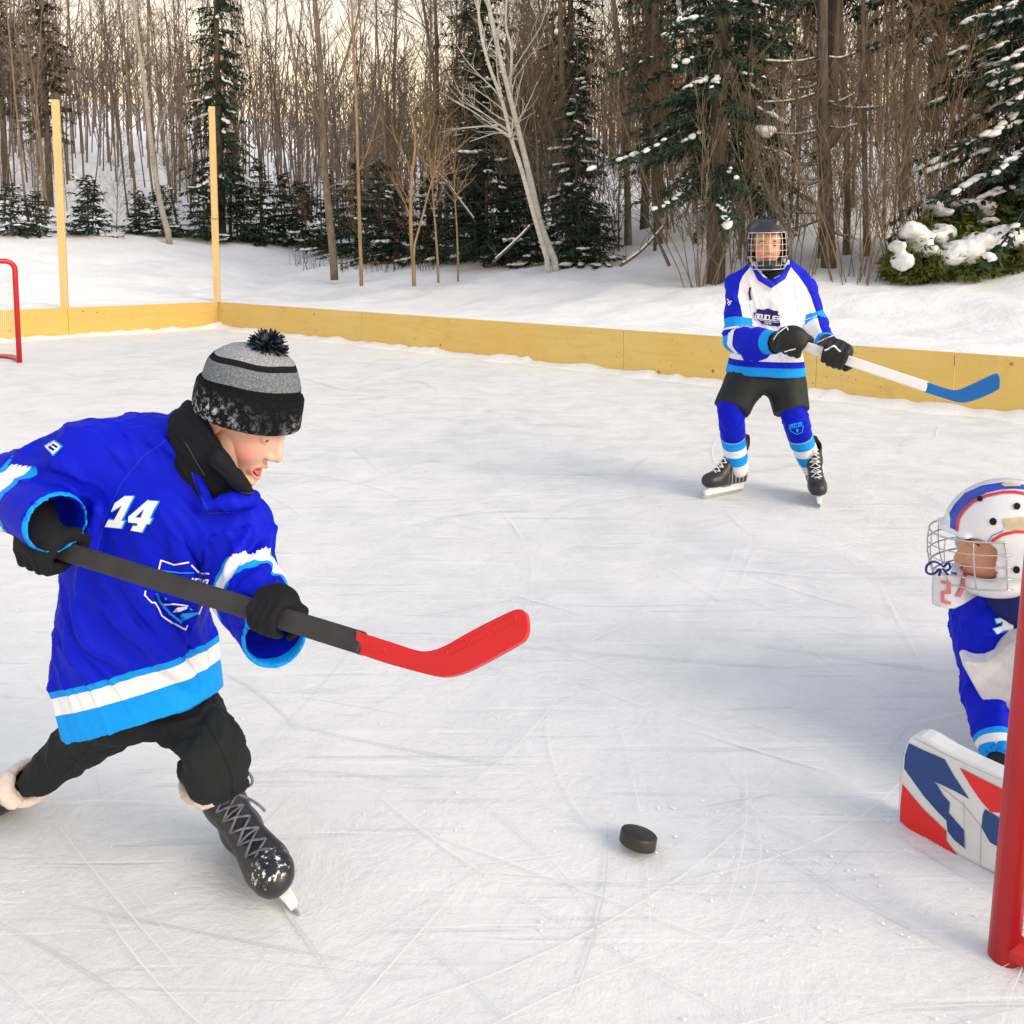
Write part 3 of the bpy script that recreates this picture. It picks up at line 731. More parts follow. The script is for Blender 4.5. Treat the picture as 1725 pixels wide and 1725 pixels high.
LOWS = [(20, 400, "small", .9), (62, 397, "small", .7), (150, 398, "small", 1.0), (235, 396, "small", .8), (275, 402, "small", 1.0), (345, 405, "low", .8), (400, 410, "low", .9), (440, 412, "low", 1.0), (480, 414, "low", .9), (510, 418, "small", 1.3),
        (560, 430, "low", 1.0), (600, 436, "low", 1.1), (640, 440, "low", 1.0), (672, 442, "small", 1.2), (720, 443, "low", .8), (770, 444, "low", 1.0), (860, 445, "small", 1.2), (905, 446, "small", 1.0), (975, 446, "small", .9), (1010, 446, "small", .7), (820, 442, "low", 1.2)]
near_of = ["at the far left edge", "left of the plain timber post", "just right of the plain timber post", "midway between the two timber posts", "left of the spliced corner post", "hidden low behind the spliced corner post", "just right of the corner post", "second to the right of the corner post",
           "in the thicket right of the corner post", "beside the lone grey trunk on the snow", "right of the lone grey trunk", "in the snowy thicket, leftmost of its three", "in the snowy thicket, middle of its three", "in the snowy thicket, rightmost of its three", "behind the forked tan sapling", "left of the birch feet", "touching the birch feet",
           "right of the birch feet", "below the dense snow-padded spruce", "right of the dense snow-padded spruce", "in front of the tall brown-green spruce"]
for (px, py, kd, sc), w in zip(LOWS, near_of):
    con(kd, px, 0, f"low snow-dusted young spruce {w}", sc * r.uniform(.95, 1.1), "young spruces along the edge of the wood", py=py - 2, name="young_spruce")

# ---- leaning birches
def px_line(pts, Y): return [P(a, b, Y) for a, b in pts]
def px_tree(name, label, cat, Y, trunks, branches, mat, seed, twigs=3, parts=("trunk", "crown"), tl=1.0):
    base = P(*trunks[0][0][0], Y); root = thing(name, label, cat, (base[0], base[1], base[2])); rr = random.Random(seed)
    cm = MB()
    for pts, r0, r1 in trunks:
        q = catmull([p + V(0, rr.gauss(0, .05), 0) for p in px_line(pts, Y)], 5); q[0] = q[0] - V(0, 0, .25); mb = MB()
        mb.tube(q, list(np.linspace(r0, r1, len(q))), 8); mb.build(parts[0], mat, root)
        for k in range(twigs * 4):
            i = rr.randrange(len(q) // 3, len(q) - 1); d = unit(unit(q[i + 1] - q[i]) + V(rr.gauss(0, .7), rr.gauss(0, .7), .2)); L = rr.uniform(.5, 1.5) * tl; b = limb(cm, q[i], d, L, .014 * tl, .005, 5, .12, rr, 4, .05)
            for j in range(4):
                m = 1 + rr.randrange(5); limb(cm, b[m], unit(unit(b[m] - b[m - 1]) + V(rr.gauss(0, .6), rr.gauss(0, .6), .1)), L * .4, .006, .003, 3, .15, rr, 3, .02)
    for pts, r0, r1 in branches:
        q = catmull([p + V(0, rr.gauss(0, .15), 0) for p in px_line(pts, Y)], 5); cm.tube(q, list(np.linspace(r0, r1, len(q))), 5, cap=False)
        for k in range(6):
            i = rr.randrange(2, len(q) - 1); limb(cm, q[i], unit(unit(q[i + 1] - q[i]) + V(rr.gauss(0, .5), rr.gauss(0, .5), .1)), rr.uniform(.2, .6), .007, .003, 4, .12, rr, 3)
    cm.build(parts[1], mat, root); return root
Yb = 14.6
px_tree("birch_tree", "white birch leaning left, its forked trunk the right-hand one of two", "tree", Yb, [([(938, 446), (912, 380), (893, 300), (872, 215), (853, 140), (836, 70), (822, 0), (815, -60)], .062, .028)],
        [([(858, 160), (862, 90), (852, 40), (856, -40)], .03, .014), ([(893, 300), (880, 240), (855, 228), (800, 190), (760, 168)], .026, .008)], BIRCH, 1)
px_tree("birch_tree", "pale birch leaning left, its thin trunk the left-hand one of two", "tree", Yb - .15, [([(925, 446), (902, 370), (880, 290), (862, 235), (846, 170), (822, 105), (808, 40), (802, -50)], .048, .018)],
        [([(862, 235), (830, 212), (790, 214), (760, 217)], .022, .007), ([(846, 172), (838, 120), (835, 60)], .018, .008), ([(862, 235), (840, 222), (790, 235)], .016, .006)], BIRCH, 2)
px_tree("birch_tree", "white birch trunk leaning left between the two timber posts", "tree", 22.0, [([(285, 398), (268, 340), (257, 250), (243, 150), (232, 60), (222, -30)], .085, .04)], [([(257, 250), (280, 170), (300, 90)], .03, .01)], M_bark("dim_birch_bark", (0.26, 0.235, 0.20), (0.46, 0.42, 0.37), (3, 3, 14)), 3, 4)
px_tree("bare_tree", "lone grey trunk standing forward on the snow right of the corner post", "tree", 17.6, [([(563, 452), (556, 380), (548, 290), (543, 200), (538, 100), (530, 0), (528, -80)], .085, .045)],
        [([(545, 230), (520, 150), (492, 80), (470, -20)], .045, .015), ([(543, 200), (575, 120), (600, 40), (610, -40)], .04, .012), ([(550, 320), (600, 290), (640, 270)], .02, .008)], BARKS[0], 4, 6)
for i, (Y, tr, br, lab) in enumerate([
    (14.8, [([(609, 458), (606, 380), (602, 290), (600, 180), (596, 90), (590, -40)], .034, .018)], [([(602, 290), (625, 240), (640, 180)], .013, .005)], "straight slim tan sapling on the snow before the snowy thicket"),
    (14.0, [([(697, 457), (692, 380), (694, 300), (699, 240), (690, 180)], .036, .012), ([(697, 420), (712, 360), (730, 300), (745, 270)], .02, .008)], [([(695, 380), (675, 330), (660, 300)], .014, .005)], "forked tan sapling on the snow before the thicket"),
    (14.4, [([(738, 452), (733, 380), (728, 310), (722, 250)], .022, .007)], [], "short thin tan sapling between the forked one and the birches"),
    (14.6, [([(772, 450), (770, 390), (766, 330), (764, 270)], .018, .006)], [], "faint thin sapling just left of the birch feet")]):
    px_tree("sapling", lab, "sapling", Y, tr, br, BARKS[3], 30 + i, 2, ("stem", "twigs"), .7)

# ---- snow-loaded bare-limbed spruce trunk behind the far skater, fallen branches
root = px_tree("dead_spruce", "dark dead-limbed spruce trunk with snow lines on bare boughs, beside the far skater", "conifer", 12.2, [([(1395, 452), (1391, 330), (1386, 220), (1384, 100), (1380, -40)], .115, .07)], [], BARKS[2], 50, 3)
bmx = MB(); smx = MB(); rr = random.Random(8)
for k in range(26):
    py = rr.uniform(90, 390); sg = rr.choice([-1, 1]); L = rr.uniform(35, 105); b0 = P(1388, py, 12.2); e = P(1388 + sg * L, py + rr.uniform(-12, 22), 12.2 + rr.uniform(-.7, .7)); m = (b0 + e) / 2 + V(0, 0, -.05)
    q = catmull([b0, m, e], 5); bmx.tube(q, list(np.linspace(.018, .006, len(q))), 4, cap=False)
    for j in range(5):
        i = rr.randrange(3, len(q)); limb(bmx, q[min(i, len(q) - 1)], unit(V(sg * .6, rr.gauss(0, .7), rr.gauss(-.2, .4))), rr.uniform(.15, .4), .006, .003, 3, .1, rr, 3)
    if rr.random() < .6: smx.tube([p + V(0, 0, .016) for p in q[2:]], [.012 + .012 * rr.random() for _ in q[2:]], 6, flat=.7)
bmx.build("boughs", BARKS[2], root); smx.build("snow", SNOW, root)
for i, (pts, Y, lab) in enumerate([([(1045, 448), (1085, 420), (1130, 372)], 12.6, "snow-lined fallen branch propped left of the far skater"), ([(1128, 448), (1108, 400), (1088, 360)], 12.4, "dark broken branch leaning the other way left of the far skater"),
                                   ([(830, 442), (870, 405), (895, 378)], 14.2, "snow-lined fallen branch at the foot of the birches"), ([(712, 275), (745, 300), (772, 335), (800, 372)], 15.6, "snow-lined bent branch arching left of the birches")]):
    q = catmull([p + V(0, .1 * i2, 0) for i2, p in enumerate(px_line(pts, Y))], 6); o = thing("fallen_branch", lab, "branch", tuple(q[0]), "fallen branches at the edge of the wood"); mb = MB(); mb.tube(q, list(np.linspace(.03, .012, len(q))), 5)
    for j in range(5): limb(mb, q[rr.randrange(2, len(q))], unit(V(rr.gauss(0, .6), rr.gauss(0, .4), .6)), .4, .008, .003, 4, .12, rr, 3)
    mb.build("limb", BARKS[2], o)
    if i != 1: mb = MB(); mb.tube([p + V(0, 0, .03) for p in q[1:-1]], .018, 6, flat=.7); mb.build("snow", SNOW, o)

# ---- tan many-stemmed shrubs
def shrub(px, Y, H, n, spread, label, mat, seed, tw=.0035):
    x = (px - CX) / F * Y; z = terr1(x, Y); root = thing("bare_shrub", label, "shrub", (x, Y, z), "bare many-stemmed shrubs"); rr = random.Random(seed); mb = MB(); tb = MB()
    for k in range(n):
        a = rr.random() * 6.283; b = V(x, Y, z - .1) + V(math.cos(a), math.sin(a), 0) * rr.random() * spread * .4; d = unit(V(math.cos(a) * spread * .3, math.sin(a) * spread * .3, 1)); L = H * rr.uniform(.55, 1.05)
        q = limb(mb, b, d, L, .0085, .0035, 8, .07, rr, 4, .03)
        for j in range(13):
            m = rr.randrange(2, 9); e = limb(tb, q[m], unit(unit(q[m] - q[m - 1]) + V(rr.gauss(0, .45), rr.gauss(0, .45), .25)), L * rr.uniform(.12, .32), .0042, tw * .8, 4, .1, rr, 3, .05)
            for h in range(2): limb(tb, e[2 + h], unit(unit(e[2] - e[1]) + V(rr.gauss(0, .5), rr.gauss(0, .5), .2)), L * .1, tw, tw * .7, 2, .1, rr, 3, .03)
    mb.build("stems", mat, root); tb.build("twigs", mat, root)
shrub(1440, 10.9, 2.7, 20, .9, "tall tan bare shrub between the far skater and the cedar", BARKS[4], 1)
shrub(1535, 11.4, 3.2, 20, 1.0, "tall tan bare shrub rising behind the snow-laden cedar", BARKS[4], 2)
shrub(1340, 11.4, 3.2, 16, .9, "greyish bare shrub behind the far skater's right-hand side", BARKS[0], 3)
shrub(1180, 12.0, 2.9, 18, 1.0, "greyish bare shrub behind the far skater's left-hand side", BARKS[0], 4)
shrub(1270, 12.6, 3.2, 16, 1.0, "brown bare shrub right behind the far skater's helmet", BARKS[1], 5)
shrub(1630, 12.0, 3.4, 16, 1.0, "brown bare shrub below the snow-covered right-hand spruce", BARKS[1], 6)
r = random.Random(77)
for i, (px, py) in enumerate([(505, 446), (528, 452), (588, 456), (640, 456), (668, 456), (715, 456)]):
    h = hit(px, py); root = thing("dry_weeds", "thin rusty dry weeds poking through the snow " + ["left of the lone grey trunk", "nearest to the lone grey trunk's left side", "just right of the lone grey trunk", "before the snowy thicket", "left of the forked sapling", "right of the forked sapling"][i], "weeds", tuple(h), "dry weeds on the snow"); mb = MB()
    for k in range(16): limb(mb, h + V(r.gauss(0, .16), r.gauss(0, .1), -.05), unit(V(r.gauss(0, .25), r.gauss(0, .25), 1)), r.uniform(.2, .55), .006, .003, 4, .08, r, 3)
    mb.build("stalks", M_bark("weed_stalk", (.11, .055, .035), (.2, .11, .07)) if i == 0 else bpy.data.materials["weed_stalk"], root)

# ---- snow-laden cedar at the right
cb = hit(1640, 474); cY = cb[1]
root = thing("cedar_bush", "spreading olive green cedar weighed down by thick pillows of snow", "bush", tuple(cb))
r = random.Random(4); cm = MB(); tmb = MB(); lob = []
for (px, py, rad, dy) in [(1555, 440, .42, 0), (1615, 425, .48, .1), (1690, 420, .55, 0), (1760, 410, .6, .1), (1600, 385, .42, .5), (1670, 370, .5, .55), (1740, 350, .6, .6), (1570, 400, .35, .35), (1640, 450, .42, -.15), (1720, 452, .45, -.15), (1690, 335, .42, .8), (1530, 455, .25, 0)]:
    lob.append((P(px, py, cY + .35 + dy), rad))
tmb.tube([cb + V(.3, .6, -.3), cb + V(.3, .6, .7)], [.07, .03], 8)
for c, rad in lob:
    tmb.tube([cb + V(.3, .6, 0), (cb + V(.3, .6, .3) + c) / 2, c], [.035, .025, .01], 5, cap=False)
    for k in range(int(900 * rad)):
        d = unit(V(r.gauss(0, 1), r.gauss(0, 1), r.gauss(0, .8))); p = c + d * rad * V(1.15, 1.0, .75) * r.uniform(.55, 1.03)
        if p[2] < terr1(p[0], p[1]) + .02: continue
        o_ = unit(d * V(1, 1, .2) + V(r.gauss(0, .35), r.gauss(0, .35), -.45)); w = unit(np.cross(o_, V(r.gauss(0, 1), r.gauss(0, 1), r.gauss(0, 1))))
        for b_ in range(4):
            o2 = unit(o_ + V(r.gauss(0, .45), r.gauss(0, .45), r.gauss(0, .3))); w2 = w * r.uniform(.012, .022); L = r.uniform(.07, .15); m_ = p + o2 * L * .5
            cm.add([p, m_ + w2, p + o2 * L, m_ - w2], [(0, 1, 2, 3)])
tmb.build("trunk", BARKS[1], root); cm.build("foliage", NEEDLES[1], root)
Fs = Field(0.022); first = True
for (px, py, rx, rz_, dy) in [(1620, 424, 34, 21, -.12), (1655, 408, 34, 17, -.1), (1695, 400, 36, 20, -.12), (1740, 404, 36, 20, -.1), (1600, 432, 18, 16, -.14), (1535, 388, 19, 16, .1), (1550, 404, 17, 20, .1), (1520, 440, 16, 17, -.05), (1575, 400, 19, 13, .15), (1590, 392, 19, 16, .2), (1512, 415, 10, 10, 0),
                              (1640, 345, 36, 11, .55), (1655, 352, 18, 14, .5), (1705, 322, 34, 14, .7), (1750, 318, 34, 16, .7), (1560, 422, 17, 12, 0), (1570, 346, 11, 8, .5), (1590, 358, 12, 8, .4), (1735, 375, 16, 9, .2), (1665, 372, 12, 7, .2)]:
    s_ = cY / F; Fs.add(ELL(P(px, py, cY + .35 + dy - .12), (rx * s_, .22 + .08 * (rx > 25), rz_ * s_)), 0.05)
v, f = Fs.mesh(2); n = vnormals(v, f); v = v + n * (0.075 * (fbm(v * 6, 3, 3) - .5) + 0.05 * (fbm(v * 17, 2, 6) - .5))[:, None]
link_mesh("snow", v, f, SNOW, root)
# snow clod in the twigs above the far skater
Fs = Field(0.015); c0 = P(1290, 220, 12.0)
for dx, dz, rr_ in ((0, 0, .10), (.08, .01, .07), (-.09, .03, .06), (.03, -.06, .06)): Fs.add(ELL(c0 + V(dx, 0, dz), (rr_ * 1.1, rr_, rr_ * .7)), .04)
v, f = Fs.mesh(2); v = v + vnormals(v, f) * (.03 * (fbm(v * 14, 2, 3) - .5))[:, None]
o = link_mesh("snow_clump", v, f, SNOW, base=c0); o.location = tuple(c0); tag(o, "single clod of snow caught in the twigs above the far skater's helmet", "snow clump")
# ================================================================== SHARED BUILDERS FOR PEOPLE AND KIT
def bvh_of(o):
    b = np.array(o.get('_b', (0, 0, 0))); me = o.data
    return BVHTree.FromPolygons([Vector(v_.co) + Vector(b) for v_ in me.vertices], [p_.vertices[:] for p_ in me.polygons])
def subdivided(polys, L):
    bm = bmesh.new()
    for pl in polys:
        vs = [bm.verts.new((a, b, 0)) for a, b in pl]
        for tri in tessellate_polygon([[Vector((a, b, 0)) for a, b in pl]]):
            try: bm.faces.new([vs[i_] for i_ in tri])
            except ValueError: pass
    for _ in range(5):
        lg = [e for e in bm.edges if e.calc_length() > L]
        if not lg: break
        bmesh.ops.subdivide_edges(bm, edges=lg, cuts=1); bmesh.ops.triangulate(bm, faces=bm.faces)
    v = [x.co[:2] for x in bm.verts]; bm.verts.index_update(); f = [tuple(x.index for x in q.verts) for q in bm.faces]; bm.free(); return v, f
def decal(name, polys, bvh, off, mat, parent, L=5.0, near=None):
    """a print laid on a curved surface: outlines given as seen from the camera spot, wrapped onto the surface"""
    v, f = subdivided(polys, L); o0 = Vector((0, 0, CAMH)); out = []
    for a, b in v:
        d = Vector(unit(ray(a, b))); h = bvh.ray_cast(o0 + d * (near or 0.3), d)
        if h[0] is None: out.append(None); continue
        n = h[1]
        if n.dot(d) > 0: n = -n
        out.append(np.array(h[0] + n * off))
    ok = [x is not None for x in out]; mp = {}; vv = []
    for i, x in enumerate(out):
        if x is not None: mp[i] = len(vv); vv.append(x)
    ff = []
    for q in f:
        if all(ok[i] for i in q):
            p_ = [out[i] for i in q]
            if max(np.linalg.norm(p_[0] - p_[1]), np.linalg.norm(p_[1] - p_[2]), np.linalg.norm(p_[2] - p_[0])) < 0.05:
                w = np.cross(p_[1] - p_[0], p_[2] - p_[0]); q2 = tuple(mp[i] for i in q)
                ff.append(q2 if w @ (p_[0] - np.array([0, 0, CAMH])) < 0 else q2[::-1])
    return link_mesh(name, vv, ff, mat, parent) if ff else None
def stroke(pts, w, closed=False):
    out = []; n = len(pts)
    for i in range(n if closed else n - 1):
        a = np.array(pts[i], float); b = np.array(pts[(i + 1) % n], float); d = b - a; l = np.linalg.norm(d) + 1e-9; t = d / l; m = np.array([-t[1], t[0]]) * w / 2; e = t * w * 0.35
        out.append([tuple(a - e + m), tuple(b + e + m), tuple(b + e - m), tuple(a - e - m)])
    return out
FONT = {'B': [(0, 0, 0, 1), (0, 1, .75, 1), (.75, 1, .75, .55), (.75, .5, 0, .5), (.85, .5, .85, 0), (.85, 0, 0, 0)], 'O': [(0, 0, 0, 1), (0, 1, .8, 1), (.8, 1, .8, 0), (.8, 0, 0, 0)], 'U': [(0, 1, 0, 0), (0, 0, .8, 0), (.8, 0, .8, 1)],
        'C': [(.8, 1, 0, 1), (0, 1, 0, 0), (0, 0, .8, 0)], 'L': [(0, 1, 0, 0), (0, 0, .75, 0)], 'I': [(.1, 1, .1, 0)], 'E': [(.75, 1, 0, 1), (0, 1, 0, 0), (0, 0, .75, 0), (0, .5, .6, .5)], 'R': [(0, 0, 0, 1), (0, 1, .8, 1), (.8, 1, .8, .5), (.8, .5, 0, .5), (.35, .5, .85, 0)],
        '2': [(0, 1, .8, 1), (.8, 1, .8, .55), (.8, .55, 0, .45), (0, .45, 0, 0), (0, 0, .8, 0)], '1': [(.4, 0, .4, 1), (.4, 1, .15, .8)], '8': [(0, 0, 0, 1), (0, 1, .8, 1), (.8, 1, .8, 0), (.8, 0, 0, 0), (0, .5, .8, .5)]}
def text_polys(word, p0, px_, py_, w):
    """p0 lower-left, px_ advance vector of the whole word, py_ up vector, stroke width w (all in picture units)"""
    p0, px_, py_ = [np.array(t_, float) for t_ in (p0, px_, py_)]; adv = [0.5 if ch == 'I' else 1.15 for ch in word]; tot = sum(adv); x = 0; out = []
    for ch, a in zip(word, adv):
        for (x0, y0, x1, y1) in FONT[ch]: out += stroke([p0 + px_ * (x + x0) / tot + py_ * y0, p0 + px_ * (x + x1) / tot + py_ * y1], w)
        x += a
    return out
def solid(name, c, rough=.6, spec=.3, **k): return M(name, c, rough, spec, **k)

PRINT_W = solid("white_print", (.80, .80, .83), .55, var=.03); PRINT_L = solid("sky_blue_print", LBLUE, .55, var=.04); PRINT_N = solid("navy_print", (.006, .010, .13), .6, var=.04); PRINT_B = solid("royal_blue_print", BLUE, .65, var=.06)
PRINT_R = solid("red_print", (.62, .012, .012), .45, var=.05)
GLOVE_K = solid("black_knit", (.009, .010, .013), .85, .2, bs=420, bstr=.35, bd=.002); STEEL = solid("blade_steel", (.55, .57, .60), .25, .5, metal=.9); HOLDER = solid("holder_plastic", (.66, .72, .72), .35, .5, var=.05)
t = NT("skin"); 
c = t.mix(t.attr("blush"), (0.78, 0.50, 0.38), (0.80, 0.29, 0.22)); c = t.mix(t.attr("lip"), c, (0.60, 0.22, 0.18)); c = t.mix(0.25, c, t.ramp(t.noise(60, 4), [(0.3, 0.85), (0.7, 1.0)]), 'MULTIPLY')
t.base(c); t.set(Roughness=0.5); t.b.inputs["Specular IOR Level"].default_value = .35; t.b.inputs["Subsurface Weight"].default_value = .12; t.b.inputs["Subsurface Radius"].default_value = (.01, .004, .002); t.bump(t.noise(500, 3), .08, .001); SKIN = t.m
t = NT("tanned_skin"); c = t.mix(t.attr("blush"), (0.62, 0.33, 0.19), (0.68, 0.25, 0.16)); c = t.mix(t.attr("lip"), c, (0.40, 0.10, 0.08)); t.base(c); t.set(Roughness=.5); t.b.inputs["Subsurface Weight"].default_value = .1; t.b.inputs["Subsurface Radius"].default_value = (.01, .004, .002); SKIN2 = t.m
EYEW = solid("eye_white", (.72, .70, .68), .2, .5, var=.02); IRIS = solid("iris_brown", (.035, .018, .010), .15, .6, var=.05); BROW = solid("brow_hair", (.03, .018, .012), .8, .2); BROW2 = solid("light_brow_hair", (.22, .13, .075), .8, .2); TONGUE = solid("tongue_red", (.55, .11, .10), .35, .5, vs=60)

def arms_axes(o, s): pass
def head_field(h, mouth_open=False, jaw=1.0):
    F_ = Field(h)
    F_.add(ELL((-.012, 0, .035), (.090, .071, .080))).add(ELL((.020, 0, -.022), (.064, .058, .078)), .03).add(ELL((.030, 0, -.070), (.040, .040, .036)), .03)
    for s in (-1, 1): F_.add(ELL((.046, s * .031, -.034), (.027, .026, .025)), .022)
    F_.add(CHAIN([(.074, -.034, .015), (.080, 0, .019), (.074, .034, .015)], .009), .016)
    F_.add(CONE((.080, 0, .004), (.097, 0, -.030), .006, .0105), .012)
    for s in (-1, 1): F_.add(ELL((.087, s * .0105, -.034), (.010, .0075, .0075)), .006); F_.sub(ELL((.096, s * .0055, -.0425), (.0055, .0036, .004)), .003); F_.sub(ELL((.088, s * .030, 0), (.018, .0165, .0105)), .012)
    F_.add(ELL((.070, 0, -.099), (.018, .020, .016)), .02)
    F_.add(CHAIN([(.072, -.021, -.0645), (.0875, 0, -.0605), (.072, .021, -.0645)], .005), .006).add(CHAIN([(.072, -.019, -.0715), (.0855, 0, -.0750 if not mouth_open else -.085), (.072, .019, -.0715)], .0058), .006)
    if mouth_open: F_.sub(ELL((.086, 0, -.0715), (.024, .0185, .0095)), .003)
    else: F_.sub(CHAIN([(.076, -.021, -.0678), (.093, 0, -.0672), (.076, .021, -.0678)], .0022), .003)
    for s in (-1, 1):
        F_.add(CHAIN([(.070, s * .0175, .0025), (.0765, s * .029, .0072), (.0705, s * .0415, .0020)], .0034), .003).add(CHAIN([(.070, s * .0175, -.002), (.0755, s * .029, -.0075), (.0705, s * .0415, -.001)], .0030), .003)
        R = np.array(frame((0, 0, 0), (1, s * -.35, 0), (.25, 0, 1)))[:3, :3]
        F_.add(ELL((-.010, s * .074, -.014), (.0165, .007, .028), R), .008); F_.sub(ELL((-.006, s * .081, -.012), (.009, .005, .016), R), .004)
    F_.add(CONE((-.022, 0, -.06), (-.032, 0, -.19), .048, .052), .03)
    return F_
def head_attrs(v):
    def near(pts, r): 
        d = CHAIN(pts, 0.0)(v); return np.exp(-(d / r) ** 2)
    lip = np.maximum(near([(.074, -.021, -.0645), (.091, 0, -.0605), (.074, .021, -.0645)], .0062), near([(.074, -.019, -.072), (.0895, 0, -.078), (.074, .019, -.072)], .0072))
    bl = np.maximum(np.exp(-((v - V(.055, .045, -.038)) ** 2).sum(1) / .028 ** 2), np.exp(-((v - V(.055, -.045, -.038)) ** 2).sum(1) / .028 ** 2))
    bl = np.maximum(bl, .6 * np.exp(-((v - V(.10, 0, -.032)) ** 2).sum(1) / .014 ** 2)); bl = np.maximum(bl, .8 * np.exp(-((v - V(-.01, .08, -.014)) ** 2).sum(1) / .03 ** 2)); bl = np.maximum(bl, .8 * np.exp(-((v - V(-.01, -.08, -.014)) ** 2).sum(1) / .03 ** 2))
    return {'lip': np.clip(lip, 0, 1), 'blush': np.clip(bl * .9, 0, 1)}
def face_bits(M4, person, look=(1, 0, 0), brow=BROW, sides=(-1, 1)):
    for s in sides:
        c = V(.0635, s * .030, 0); mb = MB(); mi = []; lk = unit(look)
        q = ICOV * .0125 + c; mb.add(xf(M4, q), ICOF); o = mb.build("eye", [EYEW], person)
        mb = MB(); m2 = frame(c, lk, (0, 0, 1)); rr_ = []; 
        for k, (ra, x) in enumerate([(.0, .0131), (.003, .0129), (.0058, .0118)]):
            for j in range(12): rr_.append(xf(m2, np.array([[x, ra * math.cos(j * math.pi / 6), ra * math.sin(j * math.pi / 6)]]))[0])
        mb.add(xf(M4, np.array(rr_)), [(a * 12 + j, a * 12 + (j + 1) % 12, (a + 1) * 12 + (j + 1) % 12, (a + 1) * 12 + j) for a in range(2) for j in range(12)]); mb.build("iris", IRIS, o)
        mb = MB(); pts = catmull([(.083, s * .013, .017), (.0835, s * .024, .0215), (.078, s * .036, .0215), (.069, s * .046, .014)], 4)
        mb.tube([xf(M4, np.array([p]))[0] for p in pts], [.002 + .0028 * math.sin(math.pi * (i + 1.5) / (len(pts) + 1)) for i in range(len(pts))], 6, flat=.7); mb.build("eyebrow", brow, person)

def hand_field(h, c, shaft, out, wrist, sc=1.0, thumb=1, R=.026, rf=.0098, bulk=1.0):
    """a fist closed round a shaft. c point on the shaft, out = direction of the back of the hand, thumb=+-1 towards +-shaft"""
    s = unit(shaft); o = unit(np.asarray(out, float) - s * (np.asarray(out, float) @ s)); t_ = np.cross(s, o); c = np.asarray(c, float); F_ = Field(h); rf = rf * sc * bulk; sp = .0205 * sc * (0.5 + .5 * bulk)
    def at(al, ph, r): return c + s * al + (o * math.cos(ph) + t_ * math.sin(ph)) * r
    Rp = R + .012 * sc * bulk; palm = [at(a_, math.radians(-25), Rp) for a_ in (-1.4 * sp, 1.4 * sp)]
    F_.add(CHAIN([at(-1.4 * sp, math.radians(-28), Rp), at(0, math.radians(-32), Rp + .003), at(1.4 * sp, math.radians(-28), Rp)], .019 * sc * bulk)).add(CHAIN([at(-1.4 * sp, math.radians(12), Rp), at(0, math.radians(10), Rp + .003), at(1.4 * sp, math.radians(12), Rp)], .016 * sc * bulk), .02)
    w = np.asarray(wrist, float); F_.add(CONE(at(0, math.radians(-35), Rp), w, .028 * sc * bulk, .034 * sc), .03)
    for i in range(4):
        al = (1.5 - i) * sp * thumb; l = [.95, 1.05, 1.0, .85][i]; rr_ = rf * [1, 1.03, 1, .9][i]
        phs = [25, 25 + 45 * l, 25 + 88 * l, 25 + 125 * l, 25 + 155 * l]; rad = R + rf * .95
        rds = [rad + .010 * sc, rad + .012 * sc, rad + .003, rad, rad]
        F_.add(CHAIN([at(al * (1 - .03 * k), math.radians(p_), q_) for k, (p_, q_) in enumerate(zip(phs, rds))], [rr_ * 1.12, rr_ * 1.12, rr_ * 1.05, rr_, rr_ * .9]), .0035)
    ta = 1.5 * sp * thumb; F_.add(CHAIN([at(ta * .8, math.radians(-45), Rp), at(ta + thumb * .020 * sc, math.radians(-80), R + .014), at(ta + thumb * .022 * sc, math.radians(-120), R + .011), at(ta + thumb * .014 * sc, math.radians(-165), R + .010)], [.0165 * sc * bulk, .0125 * sc * bulk, .0115 * sc * bulk, .0095 * sc * bulk]), .007)
    return F_

# ---- skates: one template of each part, placed by a frame
def boot_mesh(h, guard=False):
    B = Field(h)
    B.add(CHAIN([(-.080, 0, .088), (0, 0, .080), (.062, 0, .080)], [.036, .033, .038])).add(ELL((.100, 0, .082), (.050, .040, .036)), .02)
    B.add(SECT([((-.072, 0, .09), (.042, 0, 0), .036), ((-.064, 0, .15), (.043, 0, 0), .035), ((-.058, 0, .255), (.052, 0, .006), .043)]), .02).add(CHAIN([(-.040, 0, .172), (.062, 0, .086)], [.034, .032]), .025)
    if guard: B.add(ELL((-.112, 0, .245), (.014, .030, .055)), .02)
    B.add(CHAIN([(-.09, 0, .062), (.10, 0, .060)], .030), .01)
    B.cut((0, 0, .054), (0, 0, -1), .004)
    B.cut((-.058, 0, .236 if not guard else .225), (.18 if not guard else .45, 0, 1), .006) if not guard else B.cut((-.02, 0, .222), (.55, 0, 1), .006)
    B.sub(SECT([((-.058, 0, .19), (.042, 0, 0), .034), ((-.056, 0, .32), (.048, 0, 0), .038)]), .004)
    return B.mesh(2)
HOLD = [(-.098, .056), (-.026, .056), (-.016, .040), (.036, .040), (.050, .056), (.118, .056), (.138, .040), (.143, .024), (.134, .016), (-.102, .016), (-.112, .030), (-.110, .046)]
EDGE = [(-.108, .020), (.140, .020), (.150, .014), (.146, .005), (.125, .0), (-.088, .0), (-.106, .006)]
